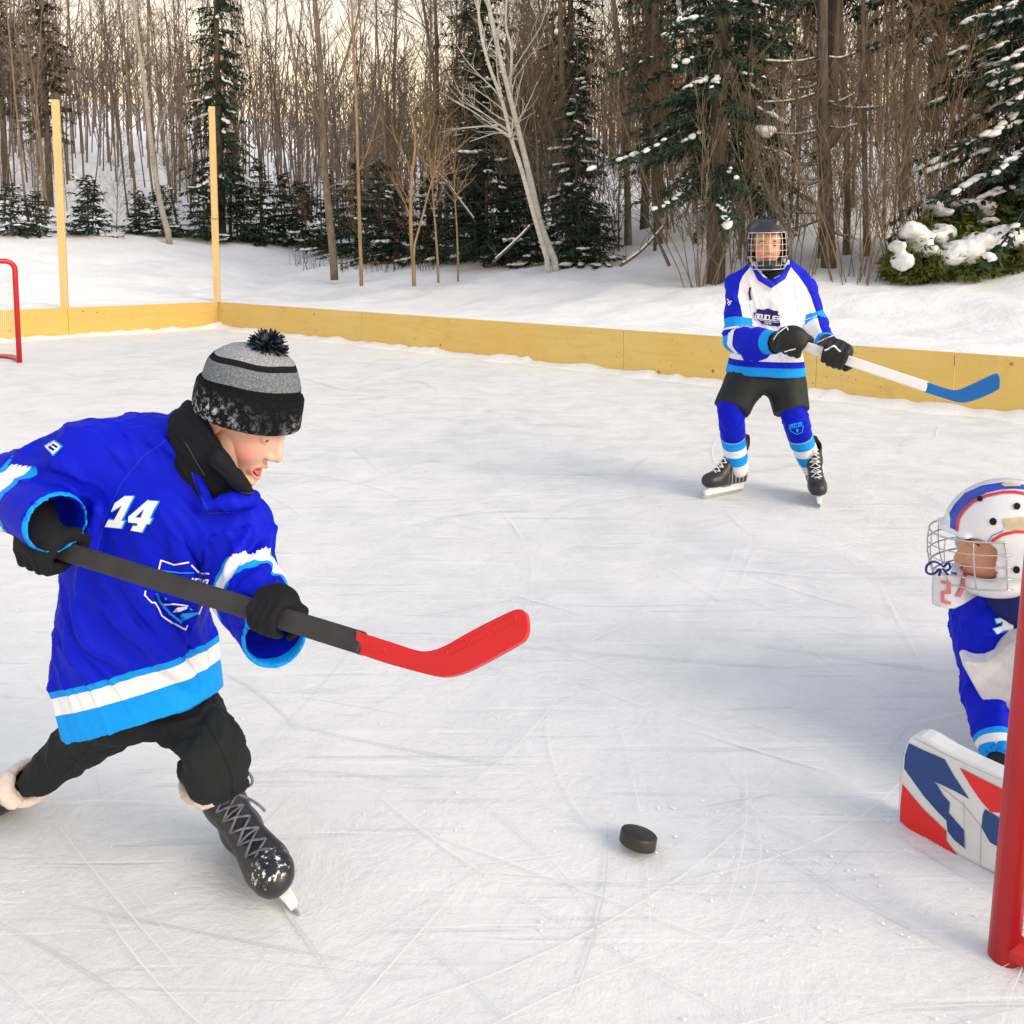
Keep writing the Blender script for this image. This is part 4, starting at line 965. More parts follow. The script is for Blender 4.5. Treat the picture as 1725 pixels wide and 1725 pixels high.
def skate(person, M4, boot, bootmat, lacemat, s=1.0, rows=7, fleece=None, bow=False, sole=None, tongue=True):
    M4 = M4.copy(); M4[:3, :3] *= s; v, f = boot
    o = link_mesh("skate", xf(M4, v), f, bootmat, person, attrs={'bx': v[:, 0], 'by': v[:, 1], 'bz': v[:, 2]})
    for nm, ol, w, mt in (("blade_holder", HOLD, .0085, HOLDER), ("blade", EDGE, .0017, STEEL)):
        mb = MB(); a = [xf(M4, np.array([[x, -w * (1.7 if (nm == "blade_holder" and z > .05) else 1), z]]))[0] for x, z in ol]; b = [xf(M4, np.array([[x, w * (1.7 if (nm == "blade_holder" and z > .05) else 1), z]]))[0] for x, z in ol]
        mb.prism(a[::-1], b[::-1]); q = mb.build(nm, mt, o, smooth=False); fix_normals(q)
        if nm == "blade_holder": bevel(q, .003, 2)
    line = [V(.088, 0, .116), V(.060, 0, .136), V(.030, 0, .163), V(.004, 0, .189), V(-.010, 0, .215), V(-.013, 0, .238)]; line = catmull(line, 3); line = line[:: 1]
    mb = MB(); rws = [line[int(round(i * (len(line) - 2) / (rows - 1)))] for i in range(rows)]
    def pt(p, y, up=.0035):
        n = unit(V(.62, 0, .78)); return p + V(0, y, 0) + n * (up - 14.0 * y * y)
    for i in range(rows - 1):
        for sg in (-1, 1): mb.tube([xf(M4, np.array([pt(rws[i], sg * .022)]))[0], xf(M4, np.array([pt(rws[i] * .5 + rws[i + 1] * .5, 0, .0055 + .001 * sg)]))[0], xf(M4, np.array([pt(rws[i + 1], -sg * .022)]))[0]], .0030 * s, 6, flat=.6)
    for i in range(rows):
        if i % 2 == 0: mb.tube([xf(M4, np.array([pt(rws[i], y_, .004)]))[0] for y_ in (-.022, 0, .022)], .0029 * s, 6, flat=.6)
    if bow:
        b0 = rws[-2]
        for sg, sz in ((1, 1.0),):
            lp = catmull([pt(b0, 0, .007), b0 + V(.022, sg * .030, .020) * sz, b0 + V(.034, sg * .056, .018) * sz, b0 + V(.040, sg * .052, -.004) * sz, b0 + V(.022, sg * .022, .000) * sz, pt(b0, 0, .007)], 5); mb.tube([xf(M4, np.array([p]))[0] for p in lp], .0027 * s, 6)
            lp = catmull([pt(b0, 0, .007), b0 + V(.030, sg * .022, -.004), b0 + V(.050, sg * .040, -.034), b0 + V(.052, sg * .046, -.060)], 5); mb.tube([xf(M4, np.array([p]))[0] for p in lp], .0025 * s, 6)
    mb.build("laces", lacemat, o)
    if not tongue: Fg = None
    else: Fg = Field(.003); Fg.add(BOX((-.004, 0, .248), (.006, .030, .030), np.array(frame((0, 0, 0), (1, 0, .1), (-.1, 0, 1)))[:3, :3], .005)); tv, tf = Fg.mesh(2)
    if Fg: link_mesh("tongue", xf(M4, tv), tf, bootmat, o, attrs={'bx': 0 * tv[:, 0], 'by': tv[:, 1], 'bz': tv[:, 2]})
    if fleece:
        Fg = Field(.003); ring = [V(-.058 + .056 * math.cos(a_), .046 * math.sin(a_), .238 - .18 * .05 * math.cos(a_)) for a_ in np.linspace(0, 2 * math.pi, 21)]
        Fg.add(CHAIN(ring, [.012 + (.008 if math.cos(a_) > .6 else 0) for a_ in np.linspace(0, 2 * math.pi, 21)])); fv, ff = Fg.mesh(1); fv = fv + vnormals(fv, ff) * (.006 * (fbm(fv * 160, 3, 4) - .5))[:, None]
        link_mesh("fleece_lining", xf(M4, fv), ff, fleece, o)
    return o
# ================================================================== FRONT CHILD: blue jersey, knit cap
RS, RE, RW = P(160, 778, 1.50), P(5, 828, 1.535), P(90, 878, 1.375)
LS, LE, LW = P(398, 888, 1.475), P(412, 985, 1.43), P(460, 1062, 1.285)
fp = thing("person", "child in blue number 14 jersey and striped pompom cap skating low while holding a stick", "person", tuple(G(300, 1500) * V(1, 1, 0)))
def T_arm(v, chain):
    """length along a bent sleeve, counted 0..n over its segments, and distance from its axis"""
    best = None; bt = None
    for i in range(len(chain) - 1):
        a, b = chain[i], chain[i + 1]; ab_ = b - a; t_ = np.clip((v - a) @ ab_ / (ab_ @ ab_), -.35 if i == 0 else 0, 1 if i < len(chain) - 2 else 1.16); d = np.linalg.norm(v - a - t_[:, None] * ab_, axis=1)
        if best is None: best, bt = d, t_ + i
        else: m = d < best; best = np.where(m, d, best); bt = np.where(m, t_ + i, bt)
    return bt, best
J = Field(.0042)
TS = [(P(288, 768, 1.515), P(392, 800, 1.48), .062), (P(266, 845, 1.51), P(398, 890, 1.47), .092), (P(240, 940, 1.52), P(358, 968, 1.49), .100), (P(222, 1045, 1.535), P(340, 1060, 1.52), .104), (P(228, 1125, 1.555), P(348, 1097, 1.52), .108), (P(244, 1212, 1.545), P(356, 1167, 1.505), .114)]
TS = [(c, w - c, d) for c, w, d in TS]
torso = SECT(TS, 2.3)
J.add(CHAIN([P(292, 775, 1.525), RS], [.070, .068])).add(CHAIN([RS, RE], [.072, .066]), .03)
J.add(CHAIN([P(325, 825, 1.50), LS], [.070, .058])).add(CONE(LS, LE, .060, .060), .04)
J.add(CONE(RE, RW, .062, .052), .02).add(CONE(LE, LW, .060, .052), .012)
J.add(ELL(P(467, 1080, 1.30), (.030, .03, .026)), .03)
for a, b, r_ in ((RE, RW, .0430), (LE, LW, .0440)):
    ax = unit(b - a); J.sub(CONE(b - ax * .05, b + ax * .09, r_, r_ + .006), .003); J.cutlocal(b + ax * .026, ax, .11, .003)
J.add(torso, .012)
J.add(CHAIN([P(305, 705, 1.53), P(330, 790, 1.44), P(352, 850, 1.405), P(392, 846, 1.405), P(425, 838, 1.44)], .012), .02)   # neckband
J.add(CONE(P(345, 800, 1.52), P(362, 768, 1.50), .064, .052), .03)
# big folds of the cloth
for pts, r_ in [([(205, 960), (260, 1040), (330, 1120)], .013), ([(150, 1000), (220, 1060), (300, 1125), (345, 1140)], .014), ([(118, 1000), (150, 1080), (230, 1130)], .012), 
                ([(165, 850), (150, 920), (128, 1010)], .012), ([(290, 910), (318, 970), (335, 1050)], .011),  
                ([(420, 890), (400, 930), (378, 970)], .011), ([(450, 915), (425, 950), (392, 985)], .010), ([(225, 730), (270, 745), (300, 770)], .010), ([(320, 1040), (335, 1090), (345, 1130)], .012), ([(395, 1015), (425, 1035), (440, 1060)], .008),
                ([(110, 1060), (125, 1110), (160, 1150)], .012), ([(250, 1080), (300, 1130), (330, 1160)], .010), ([(455, 945), (440, 965), (410, 990)], .009)]:
    q = []
    for a, b in pts:
        d0 = ray(a, b); d0 = d0 / np.linalg.norm(d0); s_ = np.linspace(1.1, 2.0, 900); pp = V(0, 0, CAMH) + s_[:, None] * d0; D = None
        for op, pr, k in [o_ for o_ in J.ops[:14] if o_[0] == '+']:
            e = pr(pp); D = e if D is None else _smin(D, e, max(k, .02))
        k_ = np.argmax(D < 0)
        if D[k_] < 0: q.append(pp[k_])
    if len(q) > 1:
        q = catmull(q, 4); off = unit(np.cross(q[-1] - q[0], ray(*pts[1]))) * r_ * 1.9
        J.sub(CHAIN([p + off for p in q], [.55 * r_ * math.sin(math.pi * (i + .6) / (len(q) + .2)) + .001 for i in range(len(q))]), .012); J.add(CHAIN(q, [1.2 * r_ * math.sin(math.pi * (i + .6) / (len(q) + .2)) + .002 for i in range(len(q))]), .010)
hemA, hemB = P(162, 1238, 1.48), P(366, 1178, 1.47); hn = unit(np.cross(hemB - hemA, P(230, 1205, 1.70) + V(0, 0, .03) - hemA)); hn = -hn if hn[2] > 0 else hn
J.sub(SECT([(TS[4][0], TS[4][1] * .90, TS[4][2] * .90), (TS[5][0], TS[5][1] * .93, TS[5][2] * .93), (TS[5][0] + (TS[5][0] - TS[4][0]), TS[5][1] * .95, TS[5][2] * .95)], 2.3), .004)
# hem: a front flap that hangs lower at the left than the back flap
def hemfn(p): return (p - hemA) @ hn
J.cutfn(hemfn, .004)
v, f = J.mesh(2)
tR, dR = T_arm(v, [RS, RE, RW]); tL, dL = T_arm(v, [LS, LE, LW]); dT = torso(v)
isR = (dR - .066 < dT - .004) & (tR > .10) & (dR < .095) & ((tR < .55) | (dT > .014)); isL = (dL - .060 < dT - .004) & (tL > .15) & (dL < .09) & ((tL < .55) | (dT > .014))
hem_t = -((v - hemA) @ hn); ntor = 1 - np.clip(np.maximum(isR, isL), 0, 1)
msk = np.where(isR | isL, 1.0, .85)
v = folds(v, f, P(330, 1130, 1.5) - P(160, 930, 1.5), .0115, 2.2, 11, 1, ntor * np.clip(hem_t / .10, .35, 1) * (1 - .9 * np.exp(-((v - P(215, 862, 1.41)) ** 2).sum(1) / .08 ** 2)))
v = folds(v, f, RW - RE, .0085, 5, 14, 5, isR * np.clip((1.95 - tR) / .25, .15, 1)); v = folds(v, f, V(.6, -.2, -.7), .0085, 5, 14, 7, isL * np.clip((1.85 - tL) / .25, .15, 1))
v = v + vnormals(v, f) * (.007 * (fbm(v * 13, 2, 11) - .5) * (1 - .9 * np.exp(-((v - P(215, 862, 1.41)) ** 2).sum(1) / .08 ** 2)))[:, None]
sl = np.where(isR, tR, np.where(isL, tL, -1.0))
# sleeve bands measured along the sleeve (right sleeve 0..2, left sleeve 10..12)
LR_, LL_ = np.linalg.norm(RW - RE), np.linalg.norm(LW - LE); fR = 2 - ((RW - v) @ unit(RW - RE)) / LR_; fL = 2 - ((LW - v) @ unit(LW - LE)) / LL_
vR = np.where(tR > .45, np.clip(fR, .4, 3), .35); vL = np.where(tL > .45, np.clip(fL, .4, 3), .35)
reg = np.where(isR, np.where((tR >= .6) & (fR > .85), 2, 1), np.where(isL, np.where((tL >= .6) & (fL > .85), 4, 3), 0)); fr0 = reg[f[:, 0]]
val = {0: 0 * fR, 1: 0 * fR - .5, 2: -np.clip(fR, .5, 3), 3: 0 * fL + .5, 4: np.clip(fL, .5, 3)}
sl = np.zeros(f.shape)          # one value per face corner, so bands never bleed from one cloth panel into the next
for g_, vv_ in val.items(): m_ = fr0 == g_; sl[m_] = vv_[f[m_]]
JERSEY = M_cloth("blue_jersey", "sleeve", [(-3, LBLUE), (-2.05, BLUE), (-1.62, LBLUE), (-1.57, WHITE), (-1.36, LBLUE), (-1.29, BLUE), (1.06, LBLUE), (1.11, WHITE), (1.27, LBLUE), (1.34, BLUE), (2.02, LBLUE)], -3, 3,
                 hem=("hem", [(-.2, LBLUE), (.052, WHITE), (.085, LBLUE), (.095, BLUE)], -.2, .8))
jer = link_mesh("jersey", v, f, JERSEY, fp, attrs={'hem': np.where(isR | isL, 1.0, hem_t)})
ca = jer.data.attributes.new('sleeve', 'FLOAT', 'CORNER'); ca.data.foreach_set('value', sl.ravel().astype(np.float32))
bj = bvh_of(jer)
z7 = lambda pl: [(160 + a / 5.75, 820 + b / 5.75) for a, b in pl]
one = z7([(300, 92), (384, 96), (272, 322), (304, 326), (268, 398), (112, 384), (146, 316), (200, 320), (276, 178), (172, 236), (206, 158)])
four = [(a + 3.5, b + .4) for a, b in z7([(500, 132), (600, 145), (520, 300), (545, 303), (515, 352), (490, 352), (445, 432), (340, 415), (360, 372), (400, 372), (408, 347), (316, 335), (318, 285)])]
decal("number_trim", stroke(one, 3.4, True) + stroke(four, 3.6, True), bj, .0016, PRINT_L, jer, 2.5)
decal("number", [one, four], bj, .0040, PRINT_W, jer, 2.5); decal("number_counter", [[(a + 3.5, b + .4) for a, b in z7([(472, 208), (390, 286), (436, 292)])]], bj, .0052, PRINT_B, jer, 3)
decal("shoulder_number_trim", stroke([(78, 752), (92, 744), (104, 752), (90, 766)], 5, True), bj, .0014, PRINT_L, jer, 3); decal("shoulder_number", stroke([(80, 753), (92, 746), (102, 753), (90, 764)], 3.2, True) + stroke([(84, 749), (98, 759)], 3), bj, .0024, PRINT_W, jer, 3)
wl_ = []
for pl in ([(490, 1010), (480, 1050), (550, 1120), (575, 1120), (610, 1180), (640, 1250), (740, 1320), (880, 1380), (905, 1340)], [(905, 730), (770, 752), (640, 710), (620, 805), (490, 780), (520, 820)], [(935, 760), (1000, 830), (1110, 842)], [(670, 1140), (760, 1132), (900, 1150)], [(1000, 1230), (1030, 1160)]): wl_ += stroke(z7(pl), 2.6)
wl_ += [z7([(750, 1212), (800, 1165), (890, 1155), (895, 1175), (820, 1205)])]
decal("crest_outline", wl_, bj, .0016, PRINT_W, jer, 4)
lb_ = stroke(z7([(600, 1040), (622, 1115), (720, 1225), (835, 1305)]), 5.0) + stroke(z7([(650, 808), (830, 832), (950, 830)]), 1.8) + stroke(z7([(985, 915), (1095, 925)]), 1.8) + [z7([(825, 1240), (850, 1222), (990, 1210), (1000, 1225), (880, 1285), (850, 1290)])] + stroke(z7([(670, 1070), (690, 1085)]), 3) + stroke(z7([(925, 1175), (940, 1190)]), 3)
decal("crest_shading", lb_, bj, .0016, PRINT_L, jer, 4)
decal("crest_lettering", text_polys("BOUCLIER", z7([(530, 905)])[0], np.array(z7([(1100, 985)])[0]) - np.array(z7([(530, 905)])[0]), (4.5, -13), 2.8), bj, .0018, PRINT_W, jer, 4)
# seam lines
decal("seam", stroke([(280, 742), (240, 770), (205, 815), (178, 870), (160, 940)], 1.2) + stroke([(353, 865), (395, 862)], 1.4) + stroke([(322, 790), (336, 830), (352, 864)], 1.6), bj, .0012, solid("seam_blue", (.012, .03, .55), .6), jer, 5)

# ---- neck warmer
N = Field(.004)
N.add(SECT([(P(366, 806, 1.49), P(420, 832, 1.45) - P(366, 806, 1.49), .064), (P(360, 770, 1.495), P(412, 798, 1.46) - P(360, 770, 1.495), .070), (P(366, 738, 1.49), P(424, 778, 1.46) - P(366, 738, 1.49), .072), (P(376, 714, 1.49), P(430, 752, 1.47) - P(376, 714, 1.49), .072)], 2.2))
N.add(CHAIN([P(430, 826, 1.44), P(404, 806, 1.405), P(370, 775, 1.40)], [.016, .021, .020]), .02).add(ELL(P(328, 714, 1.50), (.032, .05, .030)), .03)
pA, pB = P(355, 722, 1.42), P(408, 800, 1.42); nn = unit(np.cross(pB - pA, ray(380, 760))); nn = nn if nn[0] > 0 else -nn
N.cutfn(lambda p: np.minimum((p - pA) @ nn, (p - P(320, 690, 1.5))[..., 2] + 9), .01)
v, f = N.mesh(2); v = folds(v, f, P(420, 800, 1.45) - P(330, 720, 1.45), .005, 5, 26, 3); v = v + vnormals(v, f) * (.006 * (fbm(v * 22, 2, 2) - .5))[:, None]
nw = link_mesh("neck_warmer", v, f, solid("black_fleece", (.010, .011, .015), .9, .15, bs=300, bstr=.3, bd=.002), fp)
decal("fold_edge", stroke([(313, 745), (330, 775), (345, 800)], 2.2) + stroke([(385, 826), (415, 830), (434, 832)], 1.6), bvh_of(nw), .001, solid("fleece_seam", (.05, .05, .05), .8), nw, 4)

# ---- head (one skin with the hidden trunk and limbs)
yawF = unit(V(.96, -.22, 0)); FW = unit(yawF * math.cos(math.radians(34)) + V(0, 0, -math.sin(math.radians(34)))); UP = unit(yawF * math.sin(math.radians(34)) + V(0, 0, math.cos(math.radians(34))))
HM = frame((0, 0, 0), FW, UP); HM[:3, 3] = P(474, 776, 1.49) - HM[:3, :3] @ V(.107, 0, -.031); HS = 1.0
hv, hf = head_field(.0022, True).mesh(2); at_ = head_attrs(hv); hw = xf(HM, hv)
UPH = unit(yawF * .19 + V(0, 0, .97)); CM = frame(P(419, 682, 1.475), unit(yawF - UPH * (yawF @ UPH)), UPH)
lc = (hw - CM[:3, 3]) @ CM[:3, :3]      # the skull stays inside the cap
lc[:, 2] = np.where(lc[:, 2] > .05, .05 + (lc[:, 2] - .05) * .6, lc[:, 2])
rl = np.interp(lc[:, 2], [-.03, -.012, .03, .06, .085, .10], [1.0, .93, .86, .80, .62, .45]); k_ = np.sqrt((lc[:, 0] / .098) ** 2 + (lc[:, 1] / .083) ** 2); sc_k = np.where((lc[:, 2] > -.018) & (k_ > rl), rl / np.maximum(k_, 1e-6), 1.0); lc[:, :2] *= sc_k[:, None]
hw = lc @ CM[:3, :3].T + CM[:3, 3]
upF = unit(V(-.40, -.15, .90)); fwF = unit(V(.62, -.78, .0)); sF = 1.02; MF = frame((0, 0, 0), fwF - upF * (fwF @ upF), upF); MF[:3, 3] = G(506, 1543) - MF[:3, :3] @ V(.145, 0, .004) * sF
upR = unit(V(.82, -.14, .55)); fwR = unit(V(-.45, -.85, .1)); sR = .86; MR = frame((0, 0, 0), fwR - upR * (fwR @ upR), upR); MR[:3, 3] = P(46, 1352, 1.735) - MR[:3, :3] @ V(-.055, 0, .236) * sR; MR[2, 3] = max(MR[2, 3], -.02)
HIPS = P(228, 1175, 1.60); KN_F = P(360, 1256, 1.475); AN_F = MF[:3, :3] @ V(-.057, 0, .262) * sF + MF[:3, 3]; KN_R = P(120, 1266, 1.68); AN_R = MR[:3, :3] @ V(-.057, 0, .262) * sR + MR[:3, 3]; HF = P(275, 1165, 1.60); HR = P(195, 1190, 1.62)
Bd = Field(.008); Bd.add(SECT([(P(300, 780, 1.51), (P(400, 815, 1.48) - P(300, 780, 1.51)) * .8, .05), (HIPS, (P(330, 1140, 1.55) - HIPS) * .7, .06)])).add(CONE(P(395, 745, 1.485), P(345, 800, 1.51), .045), .02)
for a_, b_, c_ in ((RS, RE, RW + (RE - RW) * .5), (LS, LE, LW + (LE - LW) * .5)): Bd.add(CHAIN([a_, b_, c_], [.036, .03, .024]), .02)
for a_, b_, c_ in ((HF, KN_F, (KN_F + AN_F) / 2), (HR, KN_R, (KN_R + AN_R) / 2)): Bd.add(CHAIN([a_, b_, c_], [.048, .038, .028]), .03)
bv, bf = Bd.mesh(2); n0 = len(hw)
link_mesh("body", np.concatenate([hw, bv]), np.concatenate([hf, bf + n0]), SKIN, fp, attrs={k: np.concatenate([a, np.zeros(len(bv))]) for k, a in at_.items()})
face_bits(HM, fp, look=(1, -.25, -.25), brow=BROW2)
mb = MB(); q = ICOV * V(.012, .010, .0042); m2 = frame((.079, -.004, -.0735), (1, -.2, -.45), (.4, 0, 1)); mb.add(xf(HM, xf(m2, q)), ICOF); mb.build("tongue", TONGUE, fp)

# ---- knit cap
UPH = unit(yawF * .19 + V(0, 0, .97)); CM = frame(P(419, 682, 1.475), unit(yawF - UPH * (yawF @ UPH)), UPH)
prof = [(-.020, .089, .075), (-.025, .0945, .080), (-.022, .0985, .0835), (-.008, .1005, .085), (.014, .1005, .085), (.030, .0985, .083), (.036, .0945, .080), (.038, .0890, .0765), (.046, .0885, .0760), (.060, .0855, .0735), (.074, .0800, .070), (.086, .0720, .064), (.096, .0600, .055), (.104, .045, .042), (.109, .026, .025), (.111, .004, .004)]
mb = MB(); nS = 88; hz = []; prof2 = []
for i in range(len(prof) - 1):
    for k in range(4): prof2.append(tuple(prof[i][j] + (prof[i + 1][j] - prof[i][j]) * k / 4 for j in range(3)))
prof2.append(prof[-1]); cv = []
for (z, rx, ry) in prof2:
    for k in range(nS):
        a = 2 * math.pi * k / nS; g = 1 + .012 * math.sin(a * 3 + z * 40) * (z > .042); cv.append((rx * g * math.cos(a) - .004 * max(0, z - .035) / .075 , ry * g * math.sin(a), z + .006 * math.cos(a) * (z < .04) * -1)); hz.append(z + .0012 * math.sin(a * 2 + 1) * (z > .042) + .0010 * math.sin(a * 5))
cf = [(i * nS + k, i * nS + (k + 1) % nS, (i + 1) * nS + (k + 1) % nS, (i + 1) * nS + k) for i in range(len(prof2) - 1) for k in range(nS)]
cv = np.array(cv); cv = cv + (.004 * (fbm(cv * 26, 3, 3) - .5))[:, None] * unit(V(1, 1, 0)) * 1.0 + np.stack([cv[:, 0], cv[:, 1], 0 * cv[:, 0]], 1) * (.08 * (fbm(cv * 20, 2, 9) - .5))[:, None]
t = NT("striped_knit"); hzn = t.math('DIVIDE', t.math('ADD', t.attr("h"), .03), .16); GRY = (.17, .19, .215)
c = t.ramp(hzn, [(0, (.008, .009, .011)), ((.045 + .03) / .16, GRY), ((.077 + .03) / .16, (.012, .013, .018)), ((.087 + .03) / .16, (.30, .31, .34))], 'CONSTANT')
c = t.mix(t.ramp(t.noise(260, 3, .7), [(.35, 0.0), (.7, .55)]), c, t.mix(0.5, c, (.6, .6, .6), 'ADD'), 'MIX') if False else c
spk = t.ramp(t.noise(330, 2, .7), [(.42, .62), (.62, 1.15)]); c = t.mix(1.0, c, spk, 'MULTIPLY')
fr = t.math('MULTIPLY', t.ramp(t.noise(85, 6, .75), [(.50, 0.0), (.64, 1.0)]), t.attr("frost")); c = t.mix(fr, c, (.70, .74, .80)); t.base(c); t.set(Roughness=.95); t.b.inputs["Specular IOR Level"].default_value = .1; b1 = t.bump(t.noise(330, 2, .7), .5, .002); t.bump(t.noise(40, 3), .3, .004, b1); KNIT = t.m
hz = np.array(hz); ang = np.arctan2(cv[:, 1], cv[:, 0]); frost = np.exp(-((np.mod(ang + 2.1 + math.pi, 2 * math.pi) - math.pi) / .85) ** 2) * np.clip((.032 - hz) / .05, 0, 1) * 1.2 + .55 * np.exp(-((ang + .10) / .22) ** 2) * np.clip((.025 - hz) / .04, 0, 1)
cap = link_mesh("knit_cap", xf(CM, cv), cf, KNIT, fp, attrs={'h': hz, 'frost': frost})
pc = xf(CM, np.array([[.012, 0, .142]]))[0]; pc = P(450, 586, pc[1]); mb = MB(); rr = random.Random(3)
for k in range(900):
    d = unit(V(rr.gauss(0, 1), rr.gauss(0, 1), rr.gauss(0, 1))); L = rr.uniform(.029, .039); sd = unit(np.cross(d, V(rr.gauss(0, 1), rr.gauss(0, 1), 1))) * .006 * rr.gauss(0, 1)
    mb.tube([pc + d * .006, pc + d * L * .6 + sd * .5, pc + d * L + sd + V(0, 0, -.002)], [.0016, .0017, .0010], 3, cap=False, mi=0 if rr.random() < .72 else 1)
mb.build("pompom", [solid("dark_yarn", (.012, .016, .026), .9, .15), solid("slate_yarn", (.10, .13, .18), .9, .15)], cap)

# ---- trousers
Tr = Field(.0048)
Tr.add(ELL(HIPS + V(0, 0, .015), (.125, .105, .085))).add(CHAIN([HF, (HF + KN_F) / 2 + V(0, 0, .01), KN_F], [.082, .066, .053]), .04).add(CHAIN([KN_F, P(372, 1308, 1.50), AN_F], [.053, .048, .039]), .025)
Tr.add(ELL(P(362, 1300, 1.475), (.050, .05, .040)), .03)
Tr.add(CHAIN([HR, (HR + KN_R) / 2, KN_R], [.074, .056, .045]), .04).add(CHAIN([KN_R, P(78, 1298, 1.70), AN_R], [.045, .040, .034]), .02)
for a_, b_ in ((P(374, 1312, 1.50), AN_F), (P(78, 1298, 1.70), AN_R)):
    ax = unit(b_ - a_); Tr.add(ELL(b_ - ax * .012, (.041, .040, .018)), .006); Tr.cutlocal(b_ + ax * .012, ax, .10, .004)
v, f = Tr.mesh(2); v = folds(v, f, V(.75, -.3, .3), .0105, 4, 12, 2); v = folds(v, f, V(.3, -.2, -.9), .0045, 5, 13, 8); v = v + vnormals(v, f) * (.008 * (fbm(v * 9, 2, 4) - .5))[:, None]
trs = link_mesh("trousers", v, f, solid("black_joggers", (.011, .014, .016), .8, .2, bs=380, bstr=.2, bd=.001), fp)
decal("side_seam", stroke([(345, 1215), (372, 1260), (392, 1310), (390, 1370)], 1.6) + stroke([(110, 1300), (150, 1260), (170, 1225)], 1.4), bvh_of(trs), .0008, solid("trouser_seam", (.004, .004, .005), .8), trs, 5)

# ---- skates
t = NT("black_skate"); c = t.ramp(t.noise(30, 4), [(.3, (.012, .013, .016)), (.7, (.026, .028, .033))])
sn = t.math('MULTIPLY', t.ramp(t.noise(95, 5, .7), [(.56, 0.0), (.61, 1.0)]), t.ramp(t.attr("bx"), [(.082, 0.0), (.10, 1.0)])); sn = t.math('MULTIPLY', sn, t.ramp(t.attr("bz"), [(.088, 0.0), (.098, 1.0)]))
c = t.mix(sn, c, (.78, .80, .83)); t.base(c); t.set(Roughness=.42); t.b.inputs["Specular IOR Level"].default_value = .45; t.bump(t.noise(240, 3), .15, .001); BOOT = t.m
FLEECE = solid("fleece_lining", (.66, .58, .52), .95, .1, bs=260, bstr=.5, bd=.004); LACE_K = solid("dark_laces", (.13, .14, .18), .8, .2, var=.5, vs=70)
bootA = boot_mesh(.003)
sk1 = skate(fp, MF, bootA, BOOT, LACE_K, sF, 8, FLEECE, True)
sk2 = skate(fp, MR, bootA, BOOT, LACE_K, sR, 8, FLEECE, False, tongue=False)

# ---- stick
SA, SB = P(88, 922, 1.407), P(612, 1084, 1.17); sdir = unit(SB - SA); vdir = unit(np.cross(ray(350, 1005), sdir)); vdir = vdir if vdir[2] > 0 else -vdir; ndir = np.cross(sdir, vdir)
st_ = thing("hockey_stick", "black and red plastic hockey stick held across the blue jersey", "hockey stick", tuple((SA + SB) / 2))
mb = MB(); mb.box((SA + SB) / 2, (SB - SA) / 2, vdir * .0158, ndir * .009); o = mb.build("shaft", solid("dark_plastic", (.030, .030, .032), .55, .3, var=.2, vs=20), st_, smooth=False); bevel(o, .005, 3); fix_normals(o)
def blade_mesh(outline, Yf, thick, nrm, Mx, parent, slots, name="blade"):
    outline = [tuple(p) for p in catmull([np.array(q, float) for q in outline], 3, True)]; fr_ = [P(a, b, Yf(a)) for a, b in outline]; n_ = unit(nrm); mb = MB(); mb.prism([p - n_ * thick / 2 for p in fr_], [p + n_ * thick / 2 for p in fr_]); o = mb.build(name, Mx, parent, smooth=False); fix_normals(o); bevel(o, thick * .3, 3, 50)
    mb = MB()
    for sl_ in slots:
        pl = catmull([P(a, b, Yf(a)) for a, b in sl_], 4, True)
        for sg in (-1, 1): mb.tube([p + n_ * (thick / 2) * sg for p in pl], thick * .085, 5, closed=True)
    if slots: mb.build("moulded_outline", Mx, o)
    return o
RED = solid("red_plastic", (.58, .010, .012), .42, .4, var=.05)
Yf = lambda a: 1.17 - (a - 612) * (.10 / 280)
otl = [(604, 1066), (612, 1067), (660, 1082), (700, 1095), (722, 1098), (750, 1090), (800, 1062), (850, 1037), (872, 1028), (884, 1030), (890, 1040), (891, 1062), (886, 1076), (874, 1086), (820, 1116), (785, 1133), (760, 1140), (738, 1140), (700, 1131), (650, 1117), (612, 1104), (604, 1101)]
def rr_slot(x0, y0, x1, y1, w):
    a = np.array([x0, y0], float); b = np.array([x1, y1], float); t_ = (b - a) / np.linalg.norm(b - a); m = np.array([-t_[1], t_[0]]) * w / 2
    return [tuple(a + m), tuple((a + b) / 2 + m), tuple(b + m), tuple(b + t_ * w * .3), tuple(b - m), tuple((a + b) / 2 - m), tuple(a - m), tuple(a - t_ * w * .3)]
bl = blade_mesh(otl, Yf, .016, ndir, RED, st_, [rr_slot(760, 1100, 790, 1085, 11), rr_slot(800, 1080, 822, 1068, 11), rr_slot(838, 1060, 868, 1045, 12), rr_slot(626, 1092, 648, 1098, 10)])

# ---- gloves
c1 = SA + sdir * .006; c1 = P(86, 921, 1.405)
v, f = hand_field(.0026, c1, sdir, V(-.10, -.88, .40), RW + (RE - RW) * .30 + V(0, 0, -.008), .90, 1, .0175, bulk=1.1).mesh(2); v = v + vnormals(v, f) * (.0028 * (fbm(v * 60, 2, 2) - .5))[:, None]; link_mesh("glove", v, f, GLOVE_K, fp)
c2 = P(459, 1038, 1.243)
v, f = hand_field(.0026, c2, sdir, V(-.25, .15, .95), LW + (LE - LW) * .25, .68, 1, .0175, bulk=1.0).mesh(2); v = v + vnormals(v, f) * (.0028 * (fbm(v * 60, 2, 2) - .5))[:, None]; link_mesh("glove", v, f, GLOVE_K, fp)
